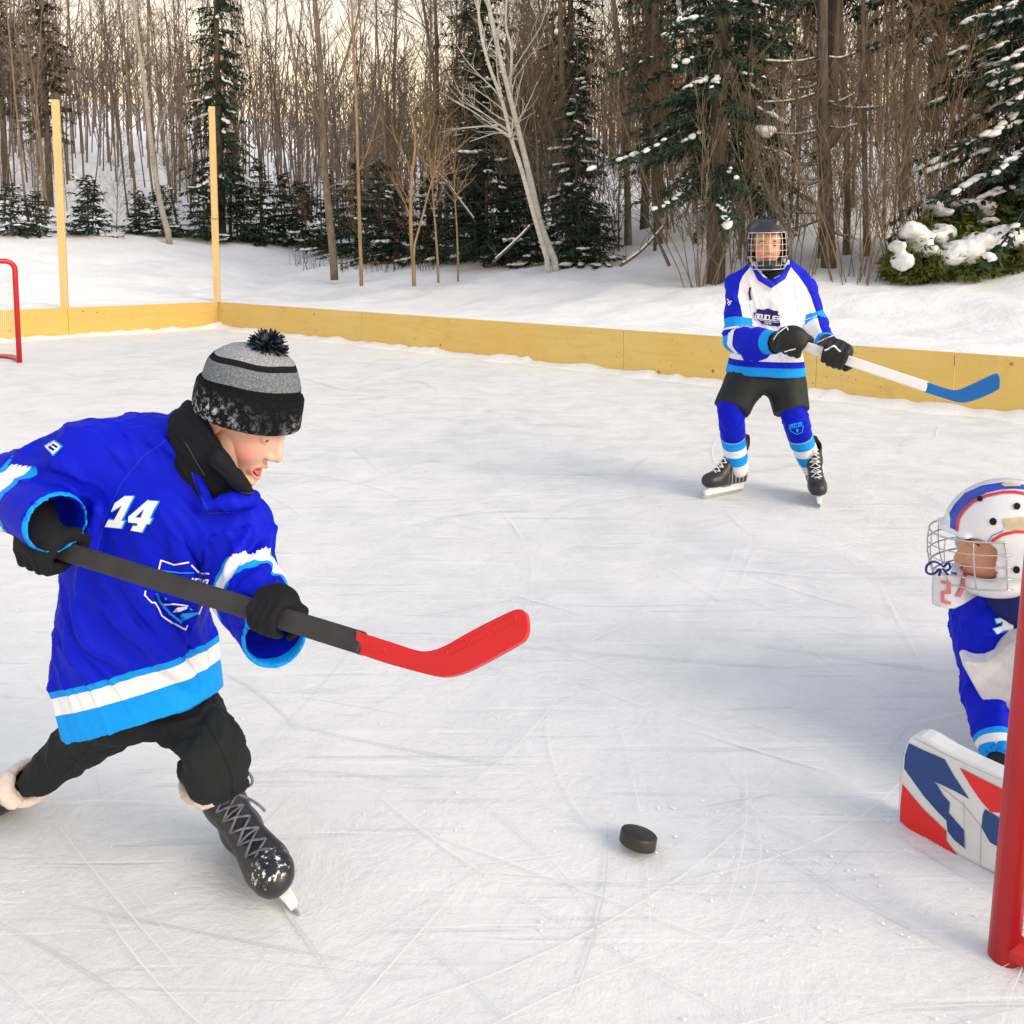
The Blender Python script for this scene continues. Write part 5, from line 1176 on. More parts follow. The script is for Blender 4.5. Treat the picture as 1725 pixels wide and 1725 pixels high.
# ================================================================== FAR CHILD: white jersey, cage helmet
YB = 4.25
bp = thing("person", "child in white hockey jersey and caged black helmet standing by the boards holding a stick", "person", tuple(G(1290, 838)))
Q = lambda a, b, dy=0.0: P(a, b, YB + dy)
RS, RE, RW = Q(1246, 484), Q(1243, 571, -.08), Q(1303, 577, -.30)
LS, LE, LW = Q(1354, 486), Q(1372, 546, -.02), Q(1393, 578, -.22)
J = Field(.0075)
TS = [(Q(1298, 466), Q(1346, 470), .085), (Q(1299, 492), Q(1360, 494), .118), (Q(1298, 540), Q(1350, 540), .128), (Q(1293, 590), Q(1350, 590), .130), (Q(1290, 628), Q(1356, 628), .138)]
TS = [(c, w - c, d) for c, w, d in TS]; torso = SECT(TS, 2.3)
J.add(CHAIN([Q(1275, 470), RS, RE], [.085, .075, .068]), .05).add(CONE(RE, RW, .068, .060), .02)
J.add(CHAIN([Q(1320, 470), LS, LE], [.085, .072, .060]), .05).add(CONE(LE, LW, .058, .052), .02)
J.add(ELL(Q(1272, 590, -.19), (.075, .06, .062)), .04)
for a, b, r_ in ((RE, RW, .046), (LE, LW, .040)):
    ax = unit(b - a); J.sub(CONE(b - ax * .05, b + ax * .09, r_, r_ + .006), .003); J.cutlocal(b + ax * .02, ax, .13, .003)
J.add(torso, .03)
J.add(CHAIN([Q(1268, 448, 0.02), Q(1284, 470, -.10), Q(1299, 482, -.12), Q(1316, 468, -.10), Q(1330, 446, 0.02)], .016), .02)
hA = Q(1290, 632); J.cutlocal(Q(1288, 630), V(-.03, .0, -1), .34, .004)
J.sub(SECT([(Q(1290, 612), (TS[4][1]) * .84, .112), (Q(1290, 650), TS[4][1] * .88, .118)], 2.3), .004)
v, f = J.mesh(2)
tR, dR = T_arm(v, [RS, RE, RW]); tL, dL = T_arm(v, [LS, LE, LW]); dT = torso(v)
isR = (dR - .072 < dT) & (tR > .02); isL = (dL - .066 < dT) & (tL > .02)
hem_t = (v - Q(1288, 630)) @ unit(V(.03, 0, 1))
v = folds(v, f, V(.25, 0, -.9), .011, 2.6, 10, 1, np.where(isR | isL, .35, 1.0) * np.clip(hem_t / .12, .1, 1)); v = folds(v, f, RW - RE, .012, 6, 11, 5, isR * np.clip((1.9 - tR) / .3, .15, 1)); v = folds(v, f, V(.3, -.2, -.9), .012, 6, 11, 7, isL * np.clip((1.9 - tL) / .3, .15, 1))
v = v + vnormals(v, f) * (.010 * (fbm(v * 9, 2, 11) - .5))[:, None]
# the blue yoke lies over the outer half of each shoulder
vx = v[:, 0]; vy = v[:, 1]; vz = v[:, 2] - CAMH; yc = vy * _cp - vz * _sp; qx = CX + F * vx / yc; qy = CY - F * (vy * _sp + vz * _cp) / yc
xR = np.interp(qy, [446, 452, 465, 478, 500, 522, 540], [1266, 1262, 1251, 1246, 1243, 1249, 1252]); xL = np.interp(qy, [446, 456, 465, 485, 500, 515, 530, 550, 580], [1330, 1337, 1345, 1359, 1366, 1371, 1376, 1381, 1393])
sl = np.where(isR, -tR, np.where(isL, tL, 0.0)); yoke = np.maximum(np.where(qy < 545, xR - qx, -5.0), qx - xL)
t = NT("white_jersey")
f1 = t.math('DIVIDE', t.math('SUBTRACT', t.attr("sleeve"), -3), 6.0)
def rp(pos): return [((p + 3) / 6, q) for p, q in pos]
c1_ = t.ramp(f1, rp([(-3, LBLUE), (-1.86, BLUE), (-1.16, WHITE), (-1.04, LBLUE), (-.99, BLUE), (-.88, WHITE), (-.83, LBLUE), (-.64, WHITE), (.66, LBLUE), (.90, WHITE), (1.05, LBLUE), (1.2, WHITE), (1.88, LBLUE)]), 'CONSTANT')
c2_ = t.ramp(f1, rp([(-3, LBLUE), (-1.86, BLUE), (-1.16, WHITE), (-1.04, LBLUE), (-.99, BLUE), (-.88, WHITE), (-.83, LBLUE), (-.64, BLUE), (.66, LBLUE), (.90, BLUE), (1.88, LBLUE)]), 'CONSTANT')
c = t.mix(t.math('GREATER_THAN', t.attr("yoke"), 0.0), c1_, c2_)
ch = t.ramp(t.math('DIVIDE', t.math('ADD', t.attr("hem"), .2), 1.0), [(0, LBLUE), (.245, BLUE), (.275, WHITE)], 'CONSTANT')
c = t.mix(t.math('LESS_THAN', t.attr("hem"), .078), c, ch); c = t.mix(.4, c, t.ramp(t.noise(8, 4), [(.3, .85), (.7, 1.0)]), 'MULTIPLY'); t.base(c); t.set(Roughness=.75); t.b.inputs["Specular IOR Level"].default_value = .2; t.bump(t.noise(40, 3), .25, .006)
jer2 = link_mesh("jersey", v, f, t.m, bp, attrs={'sleeve': sl, 'yoke': yoke, 'hem': np.where(isR | isL, 1.0, hem_t)}); bj = bvh_of(jer2)
NR = 2.5
decal("collar", [[(1264, 448), (1270, 448), (1284, 466), (1299, 473), (1314, 465), (1327, 446), (1334, 447), (1322, 470), (1299, 485), (1277, 472)]], bj, .004, PRINT_B, jer2, 3, NR)
z2 = lambda pl: [(1210 + a / 8.625, 350 + b / 8.625) for a, b in pl]
decal("crest_shield", [z2([(560, 1465), (650, 1482), (725, 1460), (800, 1492), (872, 1500), (868, 1552), (925, 1582), (890, 1640), (905, 1700), (880, 1722), (760, 1712), (640, 1690), (590, 1640), (535, 1600), (505, 1520), (558, 1525)])], bj, .003, PRINT_N, jer2, 3, NR)
decal("crest_lettering", text_polys("BOUCLIER", z2([(535, 1605)])[0], np.array(z2([(905, 1650)])[0]) - np.array(z2([(535, 1605)])[0]), (1.2, -7.4), 1.7) + stroke(z2([(600, 1632), (700, 1648), (880, 1668)]), .8) + stroke(z2([(665, 1692), (690, 1660), (700, 1692)]), 1.0) + stroke(z2([(712, 1692), (720, 1668)]), 1.0) + stroke(z2([(735, 1692), (750, 1668), (765, 1695)]), 1.0), bj, .0045, PRINT_W, jer2, 2.5, NR)
decal("name_mark", stroke(z2([(462, 1168), (452, 1240), (470, 1330)]), 3.6), bj, .003, PRINT_N, jer2, 3, NR)
decal("sleeve_number", stroke([(1226, 504), (1231, 511), (1228, 514)], 1.8) + stroke([(1226, 511), (1233, 507)], 1.6), bj, .003, PRINT_W, jer2, 2, NR)
decal("armhole_seam", stroke([(1265, 485), (1262, 505), (1264, 525), (1272, 540)], .9) + stroke([(1338, 480), (1342, 505), (1344, 528)], .9), bj, .002, solid("seam_grey", (.42, .44, .55), .8), jer2, 4, NR)

# ---- head, cage helmet
HM2 = frame(Q(1291.5, 413, -.03), unit(V(-.17, -1, -.05)), V(-.02, 0, 1)); HS = .98; M2 = HM2.copy(); M2[:3, :3] *= HS
hv, hf = head_field(.0035).mesh(2); at_ = head_attrs(hv); hw = xf(M2, hv)
HR, HL = Q(1262, 625), Q(1318, 625); KR, KL = Q(1231, 692, -.07), Q(1335, 692, -.07); AR, AL = Q(1243, 786, .05), Q(1369, 786, .02)
Bd = Field(.012); Bd.add(SECT([(Q(1298, 480), Q(1345, 480) - Q(1298, 480), .07), (Q(1290, 620), Q(1330, 620) - Q(1290, 620), .07)])).add(CONE(Q(1294, 440), Q(1298, 480), .05), .02)
for ch_ in ((RS, RE, RW), (LS, LE, LW)): Bd.add(CHAIN(ch_, [.04, .034, .026]), .02)
for h_, k_, a_ in ((HR, KR, AR), (HL, KL, AL)): Bd.add(CHAIN([h_, k_, (k_ + a_) / 2 + V(0, .035, 0), a_], [.06, .045, .036, .03]), .02)
bv, bf = Bd.mesh(2); n0 = len(hw)
link_mesh("body", np.concatenate([hw, bv]), np.concatenate([hf, bf + n0]), SKIN2, bp, attrs={k: np.concatenate([a, np.zeros(len(bv))]) for k, a in at_.items()})
face_bits(M2, bp, (1, 0, 0), BROW)
Hh = Field(.0035)
Hh.add(ELL((-.012, 0, .040), (.116, .098, .100))).add(ELL((-.02, 0, .0), (.105, .100, .105)), .02)
for s in (-1, 1): Hh.add(CHAIN([(.045, s * .042, .118), (-.07, s * .042, .122)], .012), .02); Hh.add(ELL((.02, s * .098, -.015), (.035, .014, .05)), .02); Hh.sub(CHAIN([(.07, s * .075, .088), (.03, s * .095, .075)], .009), .004)
Hh.add(CHAIN([(.096, -.05, .070), (.108, 0, .074), (.096, .05, .070)], .012), .014)
Hh.sub(ELL((-.015, 0, .012), (.094, .080, .098)), .004); Hh.sub(BOX((.09, 0, -.03), (.09, .086, .092), rnd=.02), .008); Hh.sub(BOX((0, 0, -.15), (.2, .2, .052)), .01)
v, f = Hh.mesh(2); t = NT("helmet_shell"); t.base(t.ramp(t.noise(12, 3), [(.3, (.010, .012, .016)), (.7, (.020, .022, .028))])); t.set(Roughness=.28); t.b.inputs["Specular IOR Level"].default_value = .6
hel = link_mesh("helmet", xf(M2, v), f, t.m, bp)
mb = MB(); WIRE = solid("cage_wire", (.62, .63, .64), .35, .5, metal=.3)
def cagep(az, z):   # on the cage's egg-shaped surface
    k = (z + .02) / .105; r_ = math.sqrt(max(.02, 1 - (k * .62) ** 2)); a = math.radians(az); return xf(M2, np.array([[.010 + .132 * r_ * math.cos(a), .102 * r_ ** .6 * math.sin(a), z]]))[0]
for z in (.066, .036, .006, -.024, -.054, -.098, -.118):
    A_ = 84 if z > -.06 else (70 if z > -.1 else 58); mb.tube([cagep(a, z) for a in np.linspace(-A_, A_, 25)], .0013 if z != .066 and z != -.118 else .0023, 6)
for a in (-78, -58, -38, -19, 0, 19, 38, 58, 78):
    zb = -.118 if abs(a) < 60 else -.085; mb.tube([cagep(a, z) for z in np.linspace(.066, zb, 16)], .0013, 6)
cg = mb.build("face_cage", WIRE, hel)
Hc = Field(.0035); Hc.add(ELL((.070, 0, -.098), (.060, .060, .034))); Hc.sub(ELL((.050, 0, -.080), (.056, .054, .036)), .004); Hc.sub(BOX((0, 0, -.05), (.2, .2, .022)), .004); v, f = Hc.mesh(2); link_mesh("chin_cup", xf(M2, v), f, solid("dark_pad", (.03, .035, .045), .6), hel)
mb = MB(); 
for s in (-1, 1): mb.tube(catmull([xf(M2, np.array([p]))[0] for p in [(.03, s * .10, -.06), (.05, s * .075, -.11), (.055, s * .03, -.135), (.055, 0, -.140)]], 4), .006, 6, flat=.4)
mb.build("chin_strap", solid("black_strap", (.01, .01, .012), .7), hel)
N = Field(.006); N.add(CHAIN([Q(1294, 438, .0), Q(1297, 462, -.045)], [.070, .074])); v, f = N.mesh(2); v = folds(v, f, V(1, 0, 0), .005, 4, 30, 3); link_mesh("neck_warmer", v, f, bpy.data.materials["black_fleece"], bp)

# ---- shorts, striped socks
S_ = Field(.008); S_.add(ELL(Q(1290, 640), (.145, .105, .08)))
for h_, k_, lo_ in ((HR, KR, Q(1232, 691, -.07)), (HL, KL, Q(1333, 695, -.07))):
    S_.add(CHAIN([h_, (h_ + lo_) / 2, lo_], [.104, .098, .090]), .03); ax = unit(lo_ - h_); S_.cutlocal(lo_, ax + V(0, -.15, 0), .13, .004)
v, f = S_.mesh(2); v = folds(v, f, V(0, -.2, -1), .007, 3, 10, 4); link_mesh("shorts", v, f, solid("black_shorts", (.012, .016, .018), .65, .3, bs=300, bstr=.2, bd=.002), bp)
for (k_, a_, px0) in ((KR, AR, 1), (KL, AL, 2)):
    K_ = Field(.006); ax = unit(a_ - k_); mid = (k_ + a_) / 2 + V(0, .035, 0)
    K_.add(CHAIN([k_ - ax * .03, k_ + ax * .03, mid, a_ + ax * .01], [.066, .068, .063, .054])).add(ELL(k_ + V(0, -.030, -.05), (.046, .022, .05)), .03)
    v, f = K_.mesh(2); tt = ((v - k_) @ ax) / np.linalg.norm(a_ - k_); v = folds(v, f, V(1, .2, 0), .004, 4, 16, px0 + 20); v = v + vnormals(v, f) * (.006 * (fbm(v * 12, 2, 3) - .5))[:, None]
    SOCK = bpy.data.materials.get("striped_sock") or M_cloth("striped_sock", "t", [(-1, BLUE), (.50, (.30, .42, .72)), (.515, LBLUE), (.645, WHITE), (.76, LBLUE), (.90, WHITE)], -1, 2)
    sk_ = link_mesh("sock", v, f, SOCK, bp, attrs={'t': tt})
    if px0 == 2:
        z3 = lambda pl: [(1170 + a / 6.635, 640 + b / 6.635) for a, b in pl]
        decal("sock_crest", stroke(z3([(1062, 520), (1080, 570), (1145, 605), (1200, 580), (1210, 515)]), 1.6) + text_polys("BOUCLIER", z3([(1062, 540)])[0], np.array(z3([(1205, 510)])[0]) - np.array(z3([(1062, 540)])[0]), (-.4, -5), 1.0) + stroke(z3([(1062, 500), (1195, 472)]), .9) + [z3([(1130, 545), (1160, 540), (1155, 582), (1140, 585)])], bvh_of(sk_), .003, PRINT_L, sk_, 3, NR)

# ---- skates
t = NT("grey_black_skate"); c = t.ramp(t.noise(30, 4), [(.3, (.014, .015, .017)), (.7, (.030, .030, .034))])
w_ = t.n("ShaderNodeTexWave"); w_.inputs["Scale"].default_value = 14; w_.inputs["Distortion"].default_value = 1.5; t.l(t.coord(), w_.inputs["Vector"])
band = t.math('MULTIPLY', t.ramp(w_.outputs["Fac"], [(.70, 0.0), (.80, 1.0)]), t.ramp(t.attr("bx"), [(0, 1.0), (.01, 1.0), (.03, 0.0)])); band = t.math('MULTIPLY', band, t.ramp(t.attr("bz"), [(.10, 1.0), (.16, .0)]))
c = t.mix(band, c, (.22, .22, .23)); t.base(c); t.set(Roughness=.4); t.b.inputs["Specular IOR Level"].default_value = .4; BOOT2 = t.m
LACE_W = solid("white_laces", (.72, .72, .76), .8); bootB = boot_mesh(.004, True)
g0 = G(1219, 834); fw_ = unit(V(-.84, -.52, 0)); up_ = unit(V(.05, .02, 1)); M4 = frame(g0 - fw_ * .02, fw_, up_); skate(bp, M4, bootB, BOOT2, LACE_W, 1.12, 8, tongue=False)
g0 = G(1377, 842); fw_ = unit(V(-.26, -.92, 0)); up_ = unit(V(-.09, .05, 1)); M4 = frame(g0, fw_, up_); skate(bp, M4, bootB, BOOT2, LACE_W, 1.12, 8, tongue=False)

# ---- stick
SA, SB = Q(1322, 572, -.36), Q(1562, 652, -.62); sdir = unit(SB - SA); vdir = unit(np.cross(ray(1440, 612), sdir)); vdir = vdir if vdir[2] > 0 else -vdir; ndir = np.cross(sdir, vdir)
st2 = thing("hockey_stick", "white and blue plastic hockey stick held out towards the right-hand boards", "hockey stick", tuple((SA + SB) / 2))
mb = MB(); mb.box((SA + SB) / 2, (SB - SA) / 2, vdir * .0235, ndir * .013); o = mb.build("shaft", solid("white_plastic", (.78, .78, .80), .5, .3, var=.03), st2, smooth=False); bevel(o, .006, 3); fix_normals(o)
Y0 = SB[1]; Yg = lambda a: Y0 - (a - 1562) * (.0012)
otl = [(1557, 643), (1566, 645), (1590, 653), (1608, 657), (1622, 654), (1650, 641), (1674, 630), (1681, 630), (1684, 636), (1684, 650), (1680, 657), (1655, 669), (1632, 677), (1615, 678), (1590, 671), (1562, 662), (1554, 659)]
blade_mesh(otl, Yg, .022, ndir, solid("blue_plastic", (.010, .155, .50), .42, .35, var=.05), st2, [rr_slot(1622, 664, 1640, 655, 5), rr_slot(1646, 652, 1656, 647, 5), rr_slot(1662, 645, 1676, 638, 5)])
# ---- hockey gloves
GL = solid("black_leather", (.010, .011, .013), .55, .35, bs=120, bstr=.2, bd=.003)
for c_, w_, o_, th in ((Q(1334, 578, -.37), RW, V(-.45, -.8, .5), 1), (Q(1406, 600, -.45), LW, V(.45, .1, .9), 1)):
    Fg = hand_field(.0045, c_, sdir, o_, w_, 1.25, th, .028, bulk=1.25); ax = unit(c_ - w_); ax2 = unit(w_ - c_)
    Fg.add(CONE(w_ + ax * .015, w_ - ax * .035, .046, .040), .01)
    v, f = Fg.mesh(2); v = v + vnormals(v, f) * (.005 * (fbm(v * 30, 2, 2) - .5))[:, None]; gl = link_mesh("glove", v, f, GL, bp); bg = bvh_of(gl)
    if th and c_[0] < Q(1370, 580, -.4)[0]: decal("glove_piping", stroke([(1304, 572), (1311, 562), (1325, 551), (1328, 556)], 1.8) + stroke([(1322, 592), (1340, 587)], 1.8), bg, .003, PRINT_W, gl, 2, NR)
    else: decal("glove_piping", stroke([(1378, 577), (1394, 570), (1404, 566)], 1.8) + stroke([(1390, 590), (1405, 583), (1415, 592)], 2.2), bg, .003, PRINT_W, gl, 2, NR)
# ================================================================== GOALIE (right edge), GOALS, PUCK
z4 = lambda pl: [(1400 + a / 5.31, 780 + b / 5.31) for a, b in pl]
z5 = lambda pl: [(1400 + a / 3.08, 1080 + b / 3.08) for a, b in pl]
gp = thing("person", "child goalie in painted white and blue mask crouching low behind the near red post", "person", tuple(G(1720, 1370)))
# ---- head and mask
HM3 = frame((0, 0, 0), V(-.985, .04, -.10), V(-.06, 0, 1)); HM3[:3, 3] = P(1607, 942, 1.90) - HM3[:3, :3] @ V(.107, 0, -.031)
hv, hf = head_field(.003).mesh(2); at_ = head_attrs(hv); hw = xf(HM3, hv)
GS, GE, GW = P(1672, 1062, 1.93), P(1668, 1165, 1.88), P(1690, 1270, 1.76)
GS2, GE2, GW2 = V(1.36, 2.12, .36), V(1.52, 2.26, .25), V(1.44, 2.30, .14)
GH = V(1.52, 2.02, .26); GC = V(1.22, 1.99, .37)
KN1, KN2 = V(1.15, 1.76, .12), V(1.62, 2.30, .12); AN1, AN2 = V(1.60, 1.74, .09), V(2.0, 2.32, .09)
Bd = Field(.01); Bd.add(SECT([(GC, V(.05, .13, .02), .07), (GH, V(.04, .12, 0), .08)])).add(CONE(HM3[:3, 3] + V(.02, 0, -.06), GC, .05), .02)
for ch_ in ((GS, GE, GW), (GS2, GE2, GW2)): Bd.add(CHAIN(ch_, [.04, .034, .026]), .02)
for ch_ in ((GH, KN1, AN1), (GH + V(0, .1, 0), KN2, AN2)): Bd.add(CHAIN(ch_, [.06, .045, .03]), .03)
bv, bf = Bd.mesh(2); n0 = len(hw)
link_mesh("body", np.concatenate([hw, bv]), np.concatenate([hf, bf + n0]), SKIN2, gp, attrs={k: np.concatenate([a, np.zeros(len(bv))]) for k, a in at_.items()})
face_bits(HM3, gp, (1, -.1, -.1), BROW)
Mk = Field(.0032)
Mk.add(ELL((-.020, 0, .030), (.140, .110, .118))).add(ELL((.020, 0, -.075), (.088, .082, .050)), .03).add(CHAIN([(.04, -.07, -.03), (-.05, -.095, .0)], .03), .03).add(CHAIN([(.04, .07, -.03), (-.05, .095, .0)], .03), .03)
Mk.add(CHAIN([(.106, -.06, .040), (.122, 0, .044), (.106, .06, .040)], .010), .012)
Mk.sub(ELL((-.02, 0, .018), (.118, .090, .112)), .004); Mk.sub(BOX((.115, 0, -.011), (.080, .090, .050), rnd=.025), .006); Mk.sub(ELL((.02, 0, -.06), (.066, .062, .042)), .004); Mk.sub(BOX((-.03, 0, -.22), (.3, .3, .105)), .01)
v, f = Mk.mesh(2); t = NT("mask_shell"); t.base(t.ramp(t.noise(9, 5), [(.3, (.66, .68, .74)), (.7, (.76, .77, .81))])); t.set(Roughness=.25); t.b.inputs["Specular IOR Level"].default_value = .5
msk_ = link_mesh("goalie_mask", xf(HM3, v), f, t.m, gp); bm_ = bvh_of(msk_)
GB = M("mask_blue", (.010, .055, .46), .3, .5, .2, 14); GR = M("mask_red", (.60, .025, .04), .35, .5, .15, 14); TAPE = M("tan_tape", (.56, .47, .32), .6, .3, .2, 40); DOT = M("dark_hole", (.006, .007, .012), .6, .2)
nr = 1.2
decal("blue_band", [z4([(1062, 450), (1110, 370), (1200, 272), (1350, 205), (1520, 178), (1640, 182), (1760, 205), (1760, 240), (1640, 232), (1530, 238), (1390, 268), (1240, 352), (1155, 450), (1112, 600), (1066, 580), (1072, 500)])], bm_, .0016, GB, msk_, 4, nr)
decal("red_line", stroke(z4([(1128, 605), (1140, 500), (1190, 425), (1270, 350), (1390, 296), (1540, 264), (1640, 262), (1750, 280)]), 4.6), bm_, .0022, GR, msk_, 4, nr)
decal("red_line", stroke(z4([(1405, 770), (1450, 690), (1530, 640), (1640, 615), (1760, 615)]), 5.0) + stroke(z4([(1400, 870), (1425, 935), (1480, 985)]), 4.5), bm_, .0022, GR, msk_, 4, nr)
decal("thin_line", stroke(z4([(1390, 720), (1440, 650), (1540, 605)]), 1.4), bm_, .0022, GB, msk_, 4, nr)
def disc(x, y, r_): return [(x + r_ * math.cos(a), y + r_ * math.sin(a)) for a in np.linspace(0, 2 * math.pi, 14)[:-1]]
for (a, b, r_) in ((1660, 390, 5.8), (1450, 525, 6.2), (1655, 950, 6), (1335, 325, 4.6)): decal("vent_hole", [disc(1400 + a / 5.31, 780 + b / 5.31, r_)], bm_, .003, DOT, msk_, 4, nr)
decal("tape", [z4([(1535, 500), (1760, 478), (1760, 592), (1555, 597)])], bm_, .0018, TAPE, msk_, 4, nr); decal("tape", [z4([(1520, 196), (1600, 178), (1700, 200), (1690, 216), (1550, 218)])], bm_, .003, TAPE, msk_, 4, nr)
decal("blue_band", [z4([(1000, 985), (1040, 960), (1130, 985), (1120, 1040), (1090, 1052), (1000, 1010)])], bm_, .002, GB, msk_, 4, nr)
decal("red_line", stroke(z4([(1210, 975), (1195, 1010), (1170, 1040)]), 7), bm_, .0022, GR, msk_, 4, nr)
mb = MB()
def cg3(az, z):
    k = (z + .015) / .09; r_ = math.sqrt(max(.05, 1 - (k * .55) ** 2)); a = math.radians(az); return xf(HM3, np.array([[.022 + .138 * r_ * math.cos(a), .106 * r_ * math.sin(a), z]]))[0]
for z in (.038, .010, -.018, -.046, -.072): mb.tube([cg3(a, z) for a in np.linspace(-88, 88, 23)], .0015 if abs(z) < .03 else .0020, 6)
for a in (-82, -54, -24, 0, 24, 54, 82): mb.tube([cg3(a, z) for z in np.linspace(.038, -.072, 10)], .0015, 6)
mb.build("mask_cage", solid("grey_wire", (.50, .51, .54), .3, .5, metal=.5), msk_)
# hanging throat guard, slightly see-through plastic
t = NT("clear_plastic"); t.base((.80, .83, .86)); t.set(Roughness=.3); t.b.inputs["Transmission Weight"].default_value = .35; t.b.inputs["IOR"].default_value = 1.3; CLEAR = t.m
tg = z4([(905, 985), (900, 1120), (905, 1258), (960, 1285), (1040, 1302), (1110, 1300), (1200, 1255), (1310, 1185), (1440, 1130), (1560, 1095), (1520, 1020), (1400, 1000), (1280, 1000), (1130, 1010), (1000, 1000)])
vt, ft = subdivided([tg], 6); Yt = lambda a: 1.86 + .00002 * (a - 1600) ** 2; fr_ = [P(a, b, Yt(a)) for a, b in vt]
o = link_mesh("throat_guard", fr_, ft, CLEAR, gp); sol = o.modifiers.new("thick", 'SOLIDIFY'); sol.thickness = .004; fix_normals(o)
bt = bvh_of(o); decal("guard_number", text_polys("2", (1588, 1012), (15, 4), (-1, -33), 5.5) , bt, .004, M("faded_red", (.60, .16, .18), .5), o, 4, nr); decal("guard_stripe", stroke([(1624, 970), (1619, 990), (1613, 1002)], 7), bt, .004, bpy.data.materials["faded_red"], o, 4, nr)
mb = MB()
for lp in ([(1590, 955), (1575, 946), (1562, 952), (1561, 964), (1572, 967), (1583, 958)], [(1590, 955), (1598, 948), (1600, 958), (1592, 962)], [(1585, 958), (1582, 970)], [(1588, 958), (1597, 968)]):
    mb.tube(catmull([P(a, b, 1.82) for a, b in lp], 4), .0026, 6)
mb.build("lace_bow", solid("navy_cord", (.010, .016, .16), .6), gp)
# ---- jersey
J = Field(.006)
J.add(SECT([(GC, V(.06, .17, .03), .105), ((GC + GH) / 2, V(.05, .17, .02), .13), (GH, V(.04, .17, 0), .14)], 2.3)); J.add(CONE(GC, GS, .095, .082), .05).add(CONE(GS, GE, .085, .062), .04).add(CONE(GE, GW, .060, .044), .02)
J.add(CONE(HM3[:3, 3] + V(.05, .02, -.10), GC + V(0, 0, .03), .072, .10), .03)
J.add(CHAIN([GC, GS2, GE2, GW2], [.09, .085, .065, .05]), .04)
for a, b, r_ in ((GE, GW, .034), (GE2, GW2, .036)):
    ax = unit(b - a); J.sub(CONE(b - ax * .05, b + ax * .09, r_, r_ + .004), .003); J.cutlocal(b + ax * .02, ax, .1, .003)
v, f = J.mesh(2); tR, dR = T_arm(v, [GS, GE, GW]); t2_, d2_ = T_arm(v, [GS2, GE2, GW2]); isR = (dR < .10) & (tR > .2) | (d2_ < .09) & (t2_ > .3); sl = np.where((dR < .1) & (tR > .2), tR, np.where((d2_ < .09) & (t2_ > .3), t2_, 0.0))
v = folds(v, f, V(.25, .2, -1), .009, 3, 10, 2); v = folds(v, f, V(.9, -.3, .3), .008, 5, 14, 9); v = v + vnormals(v, f) * (.010 * (fbm(v * 14, 2, 11) - .5))[:, None]
jg = link_mesh("jersey", v, f, M_cloth("goalie_jersey", "sleeve", [(-3, BLUE), (1.74, LBLUE), (1.84, WHITE), (1.96, LBLUE)], -3, 3), gp, attrs={'sleeve': sl}); bj = bvh_of(jg)
pl = z4([(1470, 1400), (1530, 1385), (1620, 1360), (1640, 1380), (1625, 1490), (1560, 1500), (1480, 1525), (1450, 1490), (1530, 1460), (1540, 1420), (1480, 1430)])
decal("sleeve_number_trim", stroke(pl, 3.4, True), bj, .002, PRINT_L, jg, 4, nr); decal("sleeve_number", [pl], bj, .003, PRINT_W, jg, 4, nr)
Ng = Field(.006); Ng.add(CHAIN([(HM3 @ np.array([-.035, 0, -.07, 1]))[:3], (HM3 @ np.array([-.04, 0, -.14, 1]))[:3], GC + V(.01, 0, .05)], [.074, .080, .085])); nv, nf = Ng.mesh(2); nv = folds(nv, nf, V(1, .2, 0), .005, 4, 26, 3); link_mesh("neck_guard", nv, nf, M("navy_padding", (.010, .018, .12), .75, .2), gp)
# ---- blocker glove
t = NT("worn_white_pad"); c = t.ramp(t.noise(7, 6, .65), [(.35, (.42, .41, .44)), (.6, (.72, .71, .73))]); t.base(c); t.set(Roughness=.6); t.bump(t.noise(30, 4), .2, .004); WPAD = t.m
ol = [(1621, 1120), (1626, 1115), (1645, 1118), (1664, 1116), (1678, 1106), (1708, 1080), (1745, 1078), (1748, 1150), (1715, 1228), (1702, 1236), (1690, 1230), (1676, 1212), (1650, 1172)]
Yp_ = lambda a: 1.80 + (1700 - a) * .0006
a_ = [P(x, y, Yp_(x)) for x, y in ol]; b_ = [p + V(.02, .055, .005) for p in a_]; mb = MB(); mb.prism(a_, b_); o = mb.build("blocker", WPAD, gp, smooth=False); fix_normals(o); bevel(o, .009, 3, 40)
v, f = hand_field(.005, P(1735, 1160, 1.86), V(-.3, 0, -1), V(0, -1, 0), GW, 1.0, 1, .03, bulk=1.2).mesh(2); link_mesh("glove", v, f, GL, gp)
# ---- leg pads
PA, PB = G(1515, 1386), G(1674, 1474); pdv = unit(PB - PA); pn = unit(V(pdv[1], -pdv[0], 0)); pn = pn if pn[1] < 0 else -pn
def onp(px, py):
    d = ray(px, py); o0 = V(0, 0, CAMH); t_ = ((PA - o0) @ pn) / (d @ pn); return o0 + d * t_
ol = [(1512, 1374), (1513, 1340), (1514, 1307), (1518, 1280), (1523, 1260), (1529, 1246), (1538, 1240), (1550, 1240), (1564, 1246), (1580, 1256), (1600, 1268), (1640, 1288), (1690, 1311), (1760, 1342), (1800, 1362), (1812, 1400), (1808, 1490), (1790, 1530), (1750, 1514), (1674, 1474), (1640, 1458), (1608, 1441), (1560, 1414), (1530, 1396), (1517, 1386)]
a_ = [onp(x, y) for x, y in ol]; b_ = [p - pn * .055 for p in a_]; a2 = a_
mb = MB(); mb.prism(a_, b_); PADW = M("pad_vinyl", (.66, .68, .70), .4, .4, .10, 6, bs=60, bstr=.1); pad = mb.build("leg_pad", PADW, gp, smooth=False); fix_normals(pad); bevel(pad, .012, 3, 60); bp_ = bvh_of(pad)
NAVY = M("pad_navy", (.008, .045, .20), .3, .5, .12, 10); PRED = M("pad_red", (.66, .012, .012), .3, .5, .1, 10)
